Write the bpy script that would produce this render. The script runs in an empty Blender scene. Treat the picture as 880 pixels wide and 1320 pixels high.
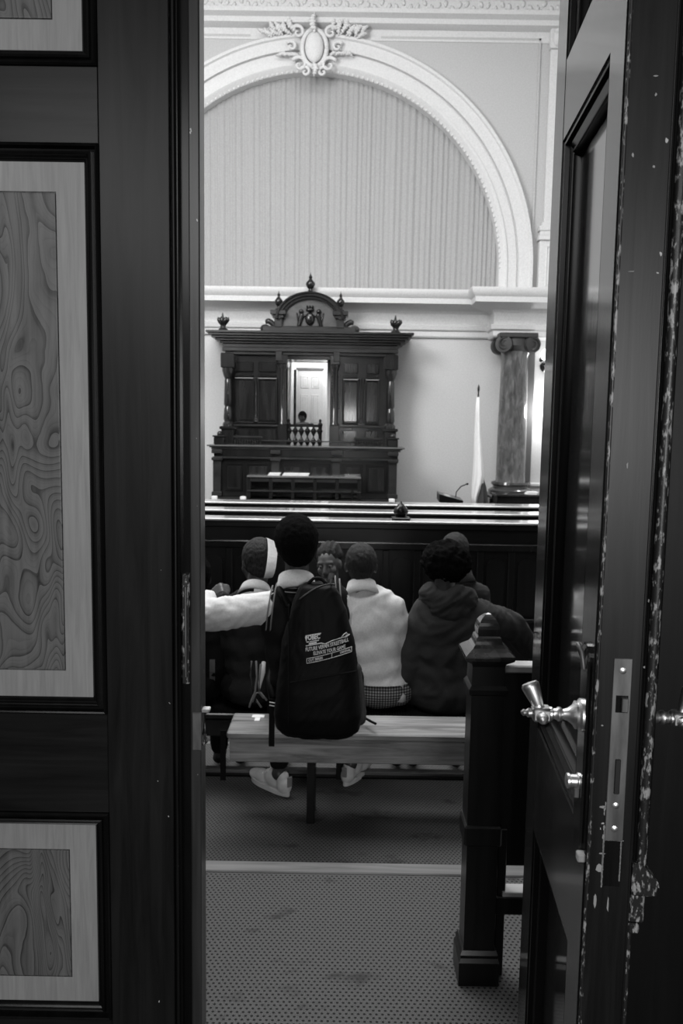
import bpy, bmesh, math, random
from mathutils import Vector, Matrix, noise, Euler
from mathutils.bvhtree import BVHTree
random.seed(7)
PI = math.pi
scn = bpy.context.scene
COL = scn.collection

# ------------------------------------------------------------------ camera
F = 1060.0; PITCH, ROLL, YAW = .108, .0158, -.003; EYE = 1.6     # focal length in px of the 880x1320 frame
def _mat():
    cy, sy = math.cos(YAW), math.sin(YAW); cp, sp = math.cos(PITCH), math.sin(PITCH); cr, sr = math.cos(ROLL), math.sin(ROLL)
    Ry = Matrix(((cy, -sy, 0), (sy, cy, 0), (0, 0, 1))); A = Matrix(((1, 0, 0), (0, 0, -1), (0, 1, 0)))
    Rx = Matrix(((1, 0, 0), (0, cp, -sp), (0, sp, cp))); Rz = Matrix(((cr, -sr, 0), (sr, cr, 0), (0, 0, 1)))
    return Rz @ Rx @ A @ Ry
CM = _mat()
cam_d = bpy.data.cameras.new('camera'); cam = bpy.data.objects.new('camera', cam_d); COL.objects.link(cam)
cam_d.sensor_fit = 'VERTICAL'; cam_d.sensor_height = 36; cam_d.lens = 36 * F / 1320
cam_d.clip_start = .05; cam_d.clip_end = 100
cam_d.dof.use_dof = True; cam_d.dof.focus_distance = 1.9; cam_d.dof.aperture_fstop = 9
rx, ry, rz = CM.row[0].xyz, CM.row[1].xyz, CM.row[2].xyz
mw = Matrix(((rx[0], -ry[0], -rz[0]), (rx[1], -ry[1], -rz[1]), (rx[2], -ry[2], -rz[2])))
cam.matrix_world = Matrix.Translation((0, 0, EYE)) @ mw.to_4x4()
scn.camera = cam
def ray(px, py): return CM.transposed() @ Vector(((px - 440) / F, (py - 660) / F, 1))
def P(px, py, Y):                       # point of the photograph at depth Y
    d = ray(px, py); return Vector((d.x * Y / d.y, Y, EYE + d.z * Y / d.y))
def PX(px, Y, py=520): return P(px, py, Y).x
def PZ(py, Y, px=420): return P(px, py, Y).z
def PF(px, py, z):                      # point at height z
    d = ray(px, py); t = (z - EYE) / d.z; return Vector((d.x * t, d.y * t, z))

# ------------------------------------------------------------------ world, lights, exposure
w = bpy.data.worlds.new('world'); scn.world = w; w.use_nodes = True
w.node_tree.nodes['Background'].inputs[0].default_value = (.5, .5, .5, 1); w.node_tree.nodes['Background'].inputs[1].default_value = .03
scn.view_settings.view_transform = 'Standard'; scn.view_settings.look = 'None'
scn.view_settings.exposure = 0.14; scn.view_settings.gamma = 1; scn.view_settings.use_curve_mapping = False
scn.cycles.use_denoising = True; scn.cycles.max_bounces = 6; scn.cycles.diffuse_bounces = 3; scn.cycles.glossy_bounces = 3
scn.cycles.sample_clamp_indirect = 4; scn.cycles.caustics_reflective = False; scn.cycles.caustics_refractive = False
def light(name, kind, loc, power, size=None, aim=None, rad=None):
    l = bpy.data.lights.new(name, kind); l.energy = power
    if size: l.shape = 'RECTANGLE'; l.size, l.size_y = size
    if rad: l.shadow_soft_size = rad
    o = bpy.data.objects.new(name, l); COL.objects.link(o); o.location = loc
    if aim: o.rotation_euler = (Vector(aim) - Vector(loc)).to_track_quat('-Z', 'Y').to_euler()
    return o
light('court_overhead_fill', 'AREA', (-.6, 7.5, 10.0), 1020, (8, 5))  # unseen soft source added overhead to light the court
light('court_window_light', 'AREA', (-4.5, 6.5, 6.6), 600, (3, 3), aim=(-.4, 16, 3.6))
light('pupils_back_fill', 'AREA', (-.7, 2.75, 3.9), 34, (1.6, .8), aim=(0, 4.3, .5))  # unseen fill added above the entrance to brighten the pupils' backs
light('pupils_top_fill', 'AREA', (-.4, 5.6, 5.4), 36, (2, 1), aim=(0, 4.4, 0))  # second added fill, overhead, for the pupils' heads and shoulders
light('hall_light', 'AREA', (-1.3, -1.2, 2.9), 20, (1.6, 1.0), aim=(-.4, 2.2, 1.4))
light('hall_rear_fill', 'AREA', (.5, -2.7, 1.75), 78, (1.2, .8), aim=(0, 4, .3))  # added fill behind the camera, low enough to reach under the bench
light('corridor_light', 'POINT', (PX(415, 16.9), 16.3, 3.2), 44, rad=.15)
light('corridor_light_far', 'POINT', (PX(419, 17.2), 17.25, 3.5), 52, rad=.1)

# ------------------------------------------------------------------ materials
def L(s):                               # sRGB byte -> linear
    s /= 255.0; return s / 12.92 if s <= .04045 else ((s + .055) / 1.055) ** 2.4
class NT:
    def __init__(s, name, rough=.5, spec=.5, metal=0, coat=0):
        m = bpy.data.materials.new(name); m.use_nodes = True; s.m = m; s.t = m.node_tree; s.b = s.t.nodes['Principled BSDF']
        s.b.inputs['Roughness'].default_value = rough; s.b.inputs['Specular IOR Level'].default_value = spec
        s.b.inputs['Metallic'].default_value = metal; s.b.inputs['Coat Weight'].default_value = coat; s.b.inputs['Coat Roughness'].default_value = .08
        s.tc = s.n('ShaderNodeTexCoord')
    def n(s, t, **k):
        q = s.t.nodes.new(t)
        for a, v in k.items(): setattr(q, a, v)
        return q
    def l(s, a, b): s.t.links.new(a, b)
    def mapping(s, scale=(1, 1, 1), rot=(0, 0, 0), loc=(0, 0, 0)):
        q = s.n('ShaderNodeMapping'); q.inputs['Scale'].default_value = scale; q.inputs['Rotation'].default_value = rot; q.inputs['Location'].default_value = loc
        s.l(s.tc.outputs['Object'], q.inputs['Vector']); return q.outputs[0]
    def noise(s, vec, scale=5, detail=4, rough=.5, dist=0):
        q = s.n('ShaderNodeTexNoise'); q.inputs['Scale'].default_value = scale; q.inputs['Detail'].default_value = detail
        q.inputs['Roughness'].default_value = rough; q.inputs['Distortion'].default_value = dist; s.l(vec, q.inputs['Vector']); return q.outputs['Fac']
    def ramp(s, fac, stops):
        q = s.n('ShaderNodeValToRGB'); e = q.color_ramp.elements
        while len(e) < len(stops): e.new(.5)
        for i, (p, v) in enumerate(stops): e[i].position = p; e[i].color = (v, v, v, 1)
        s.l(fac, q.inputs[0]); return q.outputs[0]
    def math(s, op, a, b=None):
        q = s.n('ShaderNodeMath', operation=op)
        for i, v in enumerate((a, b)):
            if v is None: continue
            if isinstance(v, (int, float)): q.inputs[i].default_value = v
            else: s.l(v, q.inputs[i])
        return q.outputs[0]
    def mix(s, fac, a, b, mode='MIX'):
        q = s.n('ShaderNodeMix', data_type='RGBA', blend_type=mode)
        for i, v in ((0, fac), (6, a), (7, b)):
            if isinstance(v, (int, float)): q.inputs[i].default_value = v if i == 0 else (v, v, v, 1)
            else: s.l(v, q.inputs[i])
        return q.outputs[2]
    def col(s, v):
        if isinstance(v, (int, float)): s.b.inputs['Base Color'].default_value = (v, v, v, 1)
        else: s.l(v, s.b.inputs['Base Color'])
    def bump(s, h, strength=.2, dist=.002):
        q = s.n('ShaderNodeBump'); q.inputs['Strength'].default_value = strength; q.inputs['Distance'].default_value = dist
        s.l(h, q.inputs['Height']); s.l(q.outputs[0], s.b.inputs['Normal'])
def plain(name, v, rough=.6, spec=.4, metal=0, coat=0, bump=0, bscale=40):
    k = NT(name, rough, spec, metal, coat); nz = k.noise(k.mapping(), bscale, 3)
    k.col(k.mix(.12, v, k.ramp(nz, [(.3, v * .4), (.7, v * 1.6)])))
    if bump: k.bump(nz, bump, .003)
    return k.m
def wood(name, lo, hi, rough=.35, scale=(28, 28, 1.6), coat=.0, spec=.5, chips=0, detail=5):
    k = NT(name, rough, spec, 0, coat); v = k.mapping(scale); nz = k.noise(v, 1.0, detail, .6, .6)
    big = k.noise(k.mapping((1.3, 1.3, .7)), 1.5, 2)
    c = k.ramp(nz, [(.3, lo), (.72, hi)]); c = k.mix(k.ramp(big, [(.3, 0), (.75, .6)]), c, lo * .7)
    if chips:                                                      # small pale chips and scratches in the varnish
        a = k.noise(k.mapping((1, 1, .6)), 70, 2, .5); b = k.noise(k.mapping(), 4, 2)
        f = k.math('MULTIPLY', k.math('GREATER_THAN', a, .79 - .02 * chips), k.math('GREATER_THAN', b, .52))
        c = k.mix(f, c, .45)
    k.col(c); k.bump(nz, .12, .0015); return k.m
def figured(name, lo, hi, scale=(4.8, 4.8, 1.7), rings=28):
    k = NT(name, .42, .35); v = k.mapping(scale); a = k.noise(v, 1.3, 1.2, .45, 1.1); w2 = k.noise(k.mapping((14, 14, 14)), 1, 2)
    f = k.math('FRACT', k.math('ADD', k.math('MULTIPLY', a, rings), k.math('MULTIPLY', w2, .55)))
    f2 = k.math('FRACT', k.math('ADD', k.math('MULTIPLY', a, rings * 3.3), k.math('MULTIPLY', w2, 1.4))); line = k.mix(.2, k.ramp(f, [(0, .0), (.07, .15), (.18, .6), (.5, .9), (.9, 1)]), k.ramp(f2, [(0, .0), (.3, .8), (1, 1)])); fine = k.noise(k.mapping((60, 60, 4)), 1, 4)
    c = k.mix(line, lo, hi); c = k.mix(.3, c, k.ramp(fine, [(.3, lo), (.7, hi)])); k.col(c); return k.m
DARK = wood('dark_varnished_wood', .006, .024, .3, spec=.25, chips=1)
DARKH = wood('dark_varnished_wood_cross_grain', .007, .026, .3, spec=.25, scale=(1.6, 28, 28))
BLACKW = wood('black_wood_moulding', .003, .009, .22, spec=.3)
GLOSS = wood('glossy_dark_wood', .006, .02, .16, scale=(30, 30, 1.2), coat=.5, chips=1)
GLOSSP = wood('glossy_panel_wood', .012, .035, .12, scale=(26, 26, .8), coat=.9)
EDGE = wood('worn_dark_edge_wood', .002, .018, .38, spec=.3, scale=(40, 40, 2), chips=2)
BORDER = wood('pale_panel_border_wood', .28, .42, .45, scale=(90, 90, 5))
FIELD = figured('figured_panel_wood', .006, .18)
COURTW = wood('court_dark_wood', .005, .02, .22, scale=(14, 14, 1.5), coat=.1)
COURTM = wood('court_mid_wood', .012, .045, .28, scale=(3, 14, 14), coat=0)
PEDM = wood('pediment_wood', .05, .12, .4, scale=(6, 14, 14))
PEW = wood('pew_black_wood', .003, .009, .35, scale=(14, 14, 1.5))
CAP = wood('polished_rail_wood', .30, .45, .22, scale=(1.5, 20, 20), coat=1)
BENCHW = wood('worn_bench_wood', .07, .48, .38, scale=(2.2, 26, 26), coat=.15)
PLASTER = plain('white_plaster', .66, .7, .2, bump=.08)
WALLP = plain('painted_wall', .50, .75, .2)
WALLL = plain('pale_lower_wall', .58, .7, .2)
CURTAIN = plain('grey_curtain_cloth', .37, .9, .1)
WHITED = plain('white_door_paint', .62, .5, .3)
BRASS = NT('aged_brass', .38, .5, 1.0)
BRASS.col(BRASS.ramp(BRASS.noise(BRASS.mapping(), 60, 4), [(.3, .55), (.7, .8)])); BRASS = BRASS.m
DULLM = NT('dull_steel', .5, .5, .7); DULLM.col(DULLM.ramp(DULLM.noise(DULLM.mapping((60, 60, 12)), 1, 4), [(.3, .1), (.7, .2)])); DULLM = DULLM.m
WORN = NT('chipped_dark_paint', .4); _a = WORN.noise(WORN.mapping((1, 1, .35)), 120, 5, .65)
WORN.col(WORN.mix(WORN.ramp(_a, [(.53, 0), (.60, 1)]), .015, .33)); WORN.bump(_a, .3, .002); WORN = WORN.m
def carpet():
    k = NT('dotted_carpet', .95, .05); s = 1 / .0165
    v = k.mapping((s, s * .58, s)); sep = k.n('ShaderNodeSeparateXYZ'); k.l(v, sep.inputs[0])
    def cell(off):
        u = k.math('SUBTRACT', k.math('FRACT', k.math('ADD', sep.outputs[0], off)), .5); t = k.math('SUBTRACT', k.math('FRACT', k.math('ADD', sep.outputs[1], off)), .5)
        return k.math('ADD', k.math('MULTIPLY', u, u), k.math('MULTIPLY', k.math('MULTIPLY', t, t), 3.0))
    d = k.math('MINIMUM', cell(0), cell(.5)); dots = k.ramp(d, [(.03, 0), (.08, 1)])
    fib = k.noise(k.mapping(), 330, 2); st = k.noise(k.mapping((1, 1.6, 1)), 5.5, 3, .6)
    c = k.mix(dots, .017, k.ramp(fib, [(.25, .05), (.75, .115)])); c = k.mix(k.ramp(st, [(.6, 0), (.7, .75)]), c, .035); k.col(c); k.bump(fib, .4, .003); return k.m
CARPET = carpet()
def marble():
    k = NT('veined_marble', .2, .5, 0, .3); v = k.mapping((9, 3, 2.2), (0, .75, 0)); a = k.noise(v, 1.6, 6, .65, .8); b = k.noise(k.mapping((2, 2, .6)), 1, 3)
    k.col(k.mix(.35, k.ramp(a, [(.32, .03), (.5, .10), (.68, .22)]), k.ramp(b, [(.3, .05), (.7, .18)]))); return k.m
MARBLE = marble()
def cloth(name, v, rough=.9, amp=.25, bs=120): return plain(name, v, rough, .15, bump=amp, bscale=bs)
SHIRT = cloth('white_shirt_cotton', .62); NAVY = cloth('black_knit', .007); BLACKC = cloth('black_cloth', .005); GREYJ = cloth('dark_grey_jacket', .036)
SWEAT = cloth('charcoal_sweater', .016); BAGM = plain('black_nylon', .002, .6, .12, bump=.3, bscale=14); PRINT = plain('white_print', .6, .6)
SKIN = plain('dark_brown_skin', .035, .45, .4, bump=.06, bscale=160); SKINL = plain('brown_skin', .075, .45, .4, bump=.06, bscale=160)
HAIR = NT('black_hair', .9, .05); _h = HAIR.noise(HAIR.mapping(), 190, 3, .7); HAIR.col(HAIR.ramp(_h, [(.35, .001), (.7, .006)])); HAIR.bump(_h, .9, .006); HAIR = HAIR.m
HAIRG = NT('rimmed_black_hair', .7, .3); _h = HAIRG.noise(HAIRG.mapping((1, 1, .3)), 150, 3, .7); HAIRG.col(HAIRG.ramp(_h, [(.35, .002), (.7, .022)])); HAIRG.bump(_h, .9, .006); HAIRG = HAIRG.m
def checked():
    k = NT('checked_cloth', .9, .1); s = k.n('ShaderNodeSeparateXYZ'); k.l(k.mapping((75, 75, 75)), s.inputs[0])
    a = k.math('GREATER_THAN', k.math('FRACT', s.outputs[0]), .55); b = k.math('GREATER_THAN', k.math('FRACT', s.outputs[2]), .55)
    k.col(k.ramp(k.math('MULTIPLY', k.math('ADD', a, b), .5), [(0, .32), (.5, .09), (1, .015)])); return k.m
CHECK = checked()
RUBBER = plain('white_sneaker', .55, .6); PAPER = plain('white_paper', .8, .8); FLAGD = cloth('dark_flag_cloth', .06); FLAGW = cloth('white_flag_cloth', .8)
def emit(name, v, e):
    k = NT(name); k.col(v); k.b.inputs['Emission Color'].default_value = (1, 1, 1, 1); k.b.inputs['Emission Strength'].default_value = e; return k.m
LAMPG = emit('lit_lamp_glass', .8, 6)

# ------------------------------------------------------------------ mesh helpers
def box(bm, x0, x1, y0, y1, z0, z1, bev=0, mat=None):
    r = bmesh.ops.create_cube(bm, size=1); vs = r['verts']
    for v in vs: v.co = Vector(((x0 + x1) / 2 + v.co.x * (x1 - x0), (y0 + y1) / 2 + v.co.y * (y1 - y0), (z0 + z1) / 2 + v.co.z * (z1 - z0)))
    if bev:
        es = {e for v in vs for e in v.link_edges}
        r = bmesh.ops.bevel(bm, geom=list(es), offset=bev, segments=1, affect='EDGES', profile=.7); vs = [v for v in r['verts']]
    if mat:
        for v in vs: v.co = mat @ v.co
    return bm
def lathe(bm, prof, c, seg=24, axis=Vector((0, 0, 1)), sq=False):
    """prof: (radius, distance along axis) from point c"""
    q = Vector((0, 0, 1)).rotation_difference(Vector(axis).normalized()).to_matrix(); rings = []
    for r, h in prof:
        ring = []
        for i in range(seg):
            a = 2 * PI * i / seg + (PI / seg if seg == 4 else 0); rr = r * (math.sqrt(2) if seg == 4 else 1)
            ring.append(bm.verts.new(Vector(c) + q @ Vector((rr * math.cos(a), rr * math.sin(a), h))))
        rings.append(ring)
    for a, b in zip(rings, rings[1:]):
        for i in range(seg): bm.faces.new((a[i], a[(i + 1) % seg], b[(i + 1) % seg], b[i]))
    bm.faces.new(rings[0][::-1]); bm.faces.new(rings[-1]); return bm
def frame(bm, x0, x1, z0, z1, prof, y=0.0):
    """mitred moulding round a rectangle; prof = (distance inward, height towards -y)"""
    rings = []
    for d, h in prof:
        rings.append([bm.verts.new((X, y - h, Z)) for X, Z in ((x0 + d, z0 + d), (x1 - d, z0 + d), (x1 - d, z1 - d), (x0 + d, z1 - d))])
    for a, b in zip(rings, rings[1:]):
        for i in range(4): bm.faces.new((a[i], a[(i + 1) % 4], b[(i + 1) % 4], b[i]))
    return bm
def extrude_x(bm, prof, x0, x1):
    """prof: closed list of (y, z)"""
    a = [bm.verts.new((x0, y, z)) for y, z in prof]; b = [bm.verts.new((x1, y, z)) for y, z in prof]; n = len(prof)
    for i in range(n): bm.faces.new((a[i], a[(i + 1) % n], b[(i + 1) % n], b[i]))
    bm.faces.new(a[::-1]); bm.faces.new(b); return bm
def tube(bm, pts, r, seg=10):
    pts = [Vector(p) for p in pts]; rs = r if isinstance(r, (list, tuple)) else [r] * len(pts); rings = []
    for i, p in enumerate(pts):
        t = (pts[min(i + 1, len(pts) - 1)] - pts[max(i - 1, 0)]).normalized(); q = Vector((0, 0, 1)).rotation_difference(t).to_matrix()
        rings.append([bm.verts.new(p + q @ Vector((rs[i] * math.cos(2 * PI * k / seg), rs[i] * math.sin(2 * PI * k / seg), 0))) for k in range(seg)])
    for a, b in zip(rings, rings[1:]):
        o = min(range(seg), key=lambda k: (a[0].co - b[k].co).length)
        for i in range(seg): bm.faces.new((a[i], a[(i + 1) % seg], b[(i + 1 + o) % seg], b[(i + o) % seg]))
    bm.faces.new(rings[0][::-1]); bm.faces.new(rings[-1]); return bm
def ell(bm, c, r, rot=None, sub=2):
    q = bmesh.ops.create_icosphere(bm, subdivisions=sub, radius=1); r = (r, r, r) if isinstance(r, (int, float)) else r
    for v in q['verts']:
        p = Vector((v.co.x * r[0], v.co.y * r[1], v.co.z * r[2])); v.co = (rot @ p if rot else p) + Vector(c)
    return bm
def caps(bm, a, b, ra, rb):             # tapered capsule
    a, b = Vector(a), Vector(b); n = max(2, int((b - a).length / (min(ra, rb) * .6)) + 1)
    tube(bm, [a.lerp(b, i / n) for i in range(n + 1)], [ra + (rb - ra) * i / n for i in range(n + 1)], 12); ell(bm, a, ra); ell(bm, b, rb); return bm
def BM(): return bmesh.new()
def fin(name, bm, mat, root=None, smooth=None, world=True, **props):
    """link bm as one object; world=True: coordinates are the world's, moved into the root's frame"""
    bmesh.ops.recalc_face_normals(bm, faces=bm.faces)
    me = bpy.data.meshes.new(name); 
    off = Vector((0, 0, 0))
    if root is not None and world: off = -origin(root)
    if root is None:
        c = [v.co for v in bm.verts]
        lo = Vector((min(p[i] for p in c) for i in range(3))); hi = Vector((max(p[i] for p in c) for i in range(3)))
        base = Vector(((lo.x + hi.x) / 2, (lo.y + hi.y) / 2, lo.z)); off = -base
    if off.length: bmesh.ops.translate(bm, verts=bm.verts, vec=off)
    bm.to_mesh(me); bm.free(); me.materials.append(mat)
    o = bpy.data.objects.new(name, me); COL.objects.link(o)
    if root is None: o.location = base
    else: o.parent = root
    if smooth is not None:
        me.shade_smooth()
        if smooth < 3: me.set_sharp_from_angle(angle=smooth)
    for k, v in props.items(): o[k] = v
    return o
def origin(o):
    p = Vector((0, 0, 0))
    while o is not None: p += o.location; o = o.parent
    return p
def thing(name, loc, label=None, cat=None, group=None, kind=None, rz=0):
    o = bpy.data.objects.new(name, None); COL.objects.link(o); o.location = loc; o.rotation_euler = (0, 0, rz); o.empty_display_size = .1
    if label: o['label'] = label; o['category'] = cat
    if group: o['group'] = group
    if kind: o['kind'] = kind
    return o
def tag(o, label, cat, group=None):
    o['label'] = label; o['category'] = cat
    if group: o['group'] = group
    return o
def melt(bm, voxel=.01, smooth=6, fac=.5):
    """grow one continuous skin round the overlapping shapes in bm; gives a bmesh"""
    me = bpy.data.meshes.new('t'); bm.to_mesh(me); bm.free(); o = bpy.data.objects.new('t', me); COL.objects.link(o)
    m = o.modifiers.new('r', 'REMESH'); m.mode = 'VOXEL'; m.voxel_size = voxel
    s = o.modifiers.new('s', 'SMOOTH'); s.iterations = smooth; s.factor = fac
    dg = bpy.context.evaluated_depsgraph_get(); ev = o.evaluated_get(dg); out = bmesh.new(); out.from_mesh(ev.to_mesh()); ev.to_mesh_clear()
    bpy.data.objects.remove(o); bpy.data.meshes.remove(me); return out
def folds(bm, amp=.006, sc=(9, 9, 3.5), seed=0, ridge=True):
    bm.normal_update()
    for v in bm.verts:
        w_ = .35 * noise.noise(v.co * 2.3 + Vector((seed, 0, 0))); a_ = .9 + w_ * 2; u_, t_ = v.co.x * math.cos(a_) + v.co.z * math.sin(a_), v.co.z * math.cos(a_) - v.co.x * math.sin(a_)
        k = noise.noise(Vector((u_ * sc[0] * .45 + seed, v.co.y * sc[1] * .6, t_ * sc[0] * 1.7)))
        k = (.55 - 2.2 * abs(k)) if ridge else k
        v.co += v.normal * amp * k
    return bm

# ------------------------------------------------------------------ the setting
FRONT = 1.95                                            # plane of the closed leaf
FZ = [0, -.16, -.32, -.48, -.64]; FY = [2.83, 3.98, 4.75, 5.6]      # tiers of the court floor
bm = BM()
pts = [(-3.5, 0)]
for i, y in enumerate(FY): pts += [(y, FZ[i]), (y, FZ[i + 1])]
pts += [(17.9, FZ[4]), (17.9, -1), (-3.5, -1)]
extrude_x(bm, pts, -7, 6); fin('floor', bm, CARPET, kind='structure')
def trim(name, x0, x1, y0, y1, z0, z1, m, bev=.004):
    return fin(name, box(BM(), x0, x1, y0, y1, z0, z1, bev), m, kind='structure')
NOSE = wood('worn_nosing_wood', .07, .2, .5, scale=(2, 26, 26))
trim('trim_1', -5, 5, 2.775, 2.845, -.05, .006, NOSE)
trim('trim_2', -5, 5, 3.95, 4.0, -.19, -.135, NOSE); trim('trim_3', -5, 5, 3.925, 3.95, -.17, -.15, BLACKW, 0)
trim('trim_4', -5, 5, 4.73, 4.77, -.35, -.315, NOSE)
CX = -.66; WY = 16.0; RI = 3.54; CZA = 4.53; ZC = PZ(375, WY, 430)      # arch centre, radius, cornice top
XL, XR = -6.4, 5.1
# back wall with the doorway behind the bench and the arched recess
dx0, dx1, dzt = PX(371, WY), PX(423, WY), PZ(463, WY, 397)
bm = BM()
for x0, x1, z0, z1 in ((XL, dx0, -.7, ZC - .05), (dx1, XR, -.7, ZC - .05), (dx0, dx1, dzt, ZC - .05)): box(bm, x0, x1, WY, WY + .25, z0, z1)
fin('wall_back', bm, WALLL, kind='structure')
bm = BM(); n = 96
xs = [CX - RI * math.cos(PI * i / n) for i in range(n + 1)]
def az(x): return CZA + math.sqrt(max(0, RI * RI - (x - CX) ** 2))
for a, b in zip(xs, xs[1:]):
    v = [bm.verts.new(p) for p in ((a, WY, az(a)), (b, WY, az(b)), (b, WY, 10.5), (a, WY, 10.5))]; bm.faces.new(v)
    v = [bm.verts.new(p) for p in ((a, WY, az(a)), (b, WY, az(b)), (b, WY + .3, az(b)), (a, WY + .3, az(a)))]; bm.faces.new(v)
box(bm, XL, CX - RI, WY, WY + .3, ZC - .05, 10.5); box(bm, CX + RI, XR, WY, WY + .3, ZC - .05, 10.5)
box(bm, XL, XR, WY + .3, WY + .4, ZC - .05, 10.5)
fin('wall_back_upper', bm, WALLP, kind='structure')
fin('wall_left', box(BM(), XL - .2, XL, 2.2, 18, -.7, 10.6), WALLP, kind='structure')
fin('wall_right', box(BM(), XR, XR + .2, 2.2, 18, -.7, 10.6), WALLL, kind='structure')
fin('ceiling', box(BM(), XL - .2, XR + .2, 2.0, 18, 10.5, 10.7), PLASTER, kind='structure')
# corridor behind the doorway
bm = BM(); cw0, cw1 = dx0 - .5, dx1 + .5
box(bm, cw0 - .1, cw0, WY + .26, 17.6, .2, 4.1); box(bm, cw1, cw1 + .1, WY + .26, 17.6, .2, 4.1); box(bm, cw0 - .1, cw1 + .1, 17.5, 17.6, .2, 4.1); box(bm, cw0 - .1, cw1 + .1, WY + .26, 17.6, 4.0, 4.1); box(bm, cw0 - .1, cw1 + .1, WY + .26, 17.6, .1, .2)
fin('wall_corridor', bm, PLASTER, kind='structure')
bm = BM(); j0 = PX(382, WY)                                           # white reveal of the doorway
box(bm, dx0, dx0 + .05, WY - .02, WY + .28, .2, dzt, .004); box(bm, dx1 - .03, dx1, WY - .02, WY + .28, .2, dzt, .004); box(bm, dx0, dx1, WY - .02, WY + .28, dzt - .05, dzt, .004)
fin('trim_5', bm, WHITED, kind='structure')
# white six-panel door beyond
DY = 17.0
d0, d1, dt, db = PX(383, DY), PX(415.5, DY), PZ(477, DY, 397), .2
root = thing('door_3', ((d0 + d1) / 2, DY, db), kind='structure')
fin('leaf', box(BM(), d0, d1, DY, DY + .05, db, dt, .004), WHITED, root)
fin('door_head', box(BM(), d0 - .03, d1 + .02, DY - .03, DY + .05, dt, PZ(474, DY, 397), .004), plain('dark_door_head', .12), root)  # dark strip across the head of the white door
ww = (d1 - d0); 
for c in (0, 1):
    for a, b in ((PZ(501, DY), PZ(485, DY)), (PZ(545, DY), PZ(509, DY)), (db + .1, PZ(552, DY))):
        x0 = d0 + ww * (.13 + .42 * c); bm = BM(); frame(bm, x0, x0 + ww * .32, a, b, [(0, 0), (.015, .014), (.03, .004), (.05, .014)], DY)
        q = [bm.verts.new((X, DY - .014, Z)) for X, Z in ((x0 + .05, a + .05), (x0 + ww * .32 - .05, a + .05), (x0 + ww * .32 - .05, b - .05), (x0 + .05, b - .05))]; bm.faces.new(q)
        fin('panel', bm, WHITED, root)
fin('hinge_stile', box(BM(), d0 - .07, d0 - .02, DY - .1, DY + .05, db, dt, .004), BLACKW, root)

# entrance wall, jambs, hall
JX = .515
bm = BM(); box(bm, -3.4, -1.05, 1.98, 2.18, 0, 3.6); box(bm, JX + .1, 3.4, 1.98, 2.12, 0, 3.6); box(bm, -3.4, 3.4, 1.98, 2.18, 3.05, 10.6)
fin('wall_entrance', bm, wood('dark_wall_panelling', .006, .016, .4), kind='structure')
bm = BM(); box(bm, JX, JX + .1, 1.97, 2.1, 0, 3.05, .003); box(bm, -1.05, -.99, 1.93, 2.18, 0, 3.05, .003); box(bm, -1.05, JX + .1, 1.99, 2.12, 3.0, 3.06, .003)
fin('trim_6', bm, DARK, kind='structure')
fin('wall_hall_left', box(BM(), -2.5, -2.4, -3, 1.98, 0, 3.6), plain('hall_wall', .1), kind='structure')
fin('wall_hall_right', box(BM(), 1.9, 2.0, -3, 1.98, 0, 3.6), wood('hall_side_panelling', .006, .02, .4), kind='structure')
fin('wall_hall_rear', box(BM(), -2.5, 2, -3.1, -3, 0, 3.6), plain('hall_rear_wall', .08), kind='structure')
fin('ceiling_hall', box(BM(), -2.5, 2, -3, 1.98, 3.6, 3.7), plain('hall_ceiling', .2), kind='structure')

MOULD = [(0, 0), (0, .006), (.0035, .0095), (.007, .0075), (.0085, .001), (.011, -.005), (.0165, -.007), (.018, .0025), (.022, .0045), (.025, .0025), (.0262, -.003), (.030, -.006), (.0325, -.0045), (.035, -.007), (.037, -.013)]
def panel_set(root, x0, x1, z0, z1, ring_m, field_m, mould_m, inset=.0375, border=.068, world=False, y=0.0, prof=MOULD):
    """bolection moulding, flat border and raised figured field in the opening of a door"""
    fin('moulding', frame(BM(), x0, x1, z0, z1, prof, y), mould_m, root, smooth=.6, world=world)
    a, b, c, d = x0 + inset, x1 - inset, z0 + inset, z1 - inset
    bm = BM(); h = -.0125
    pr = [(0, h), (border - .002, h), (border - .002, h - .004), (border, h - .004), (border + .001, h + .0008), (border + .003, h + .0012)]
    frame(bm, a, b, c, d, pr[:2], y)
    p = fin('panel', bm, ring_m, root, world=world)
    bm = BM(); frame(bm, a, b, c, d, pr[1:], y); e = border + .003
    q = [bm.verts.new((X, y - pr[-1][1], Z)) for X, Z in ((a + e, c + e), (b - e, c + e), (b - e, d - e), (a + e, d - e))]; bm.faces.new(q)
    fin('panel_field', bm, field_m, p, world=world)

# left leaf: closed, its hall side towards us
LX = -.992; X2 = -.572; XS = PX(221, FRONT, 660); XE = PX(258, FRONT, 660)
root = thing('door_1', (-1.0, FRONT, .015), kind='structure')
zr = [(.075, .626), (.881, 2.223), (2.391, 2.86)]
T = .05
bm = box(BM(), X2, XS, FRONT, FRONT + T, .015, 3.0, .0015); fin('stile', bm, wood('left_stile_wood', .007, .026, .34, spec=.25, scale=(30, 30, 1.8), chips=1), root)
fin('stile', box(BM(), -1.13 + .14, LX, FRONT, FRONT + T, .015, 3.0, .0015) if False else box(BM(), -.9925 - .03, LX, FRONT, FRONT + T, .015, 3.0, .0015), DARK, root)
zz = [.015, zr[0][0], zr[0][1], zr[1][0], zr[1][1], zr[2][0], zr[2][1], 3.0]
for i in range(0, 8, 2): fin('rail', box(BM(), LX, X2 - .0006, FRONT + .0008, FRONT + T, zz[i], zz[i + 1], .0015), DARKH, root)
fin('back_board', box(BM(), LX, X2, FRONT + .035, FRONT + .05, .02, 2.95), DARK, root)
for a, b in zr: panel_set(root, LX, X2, a, b, BORDER, FIELD, BLACKW, world=True, y=FRONT)
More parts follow.
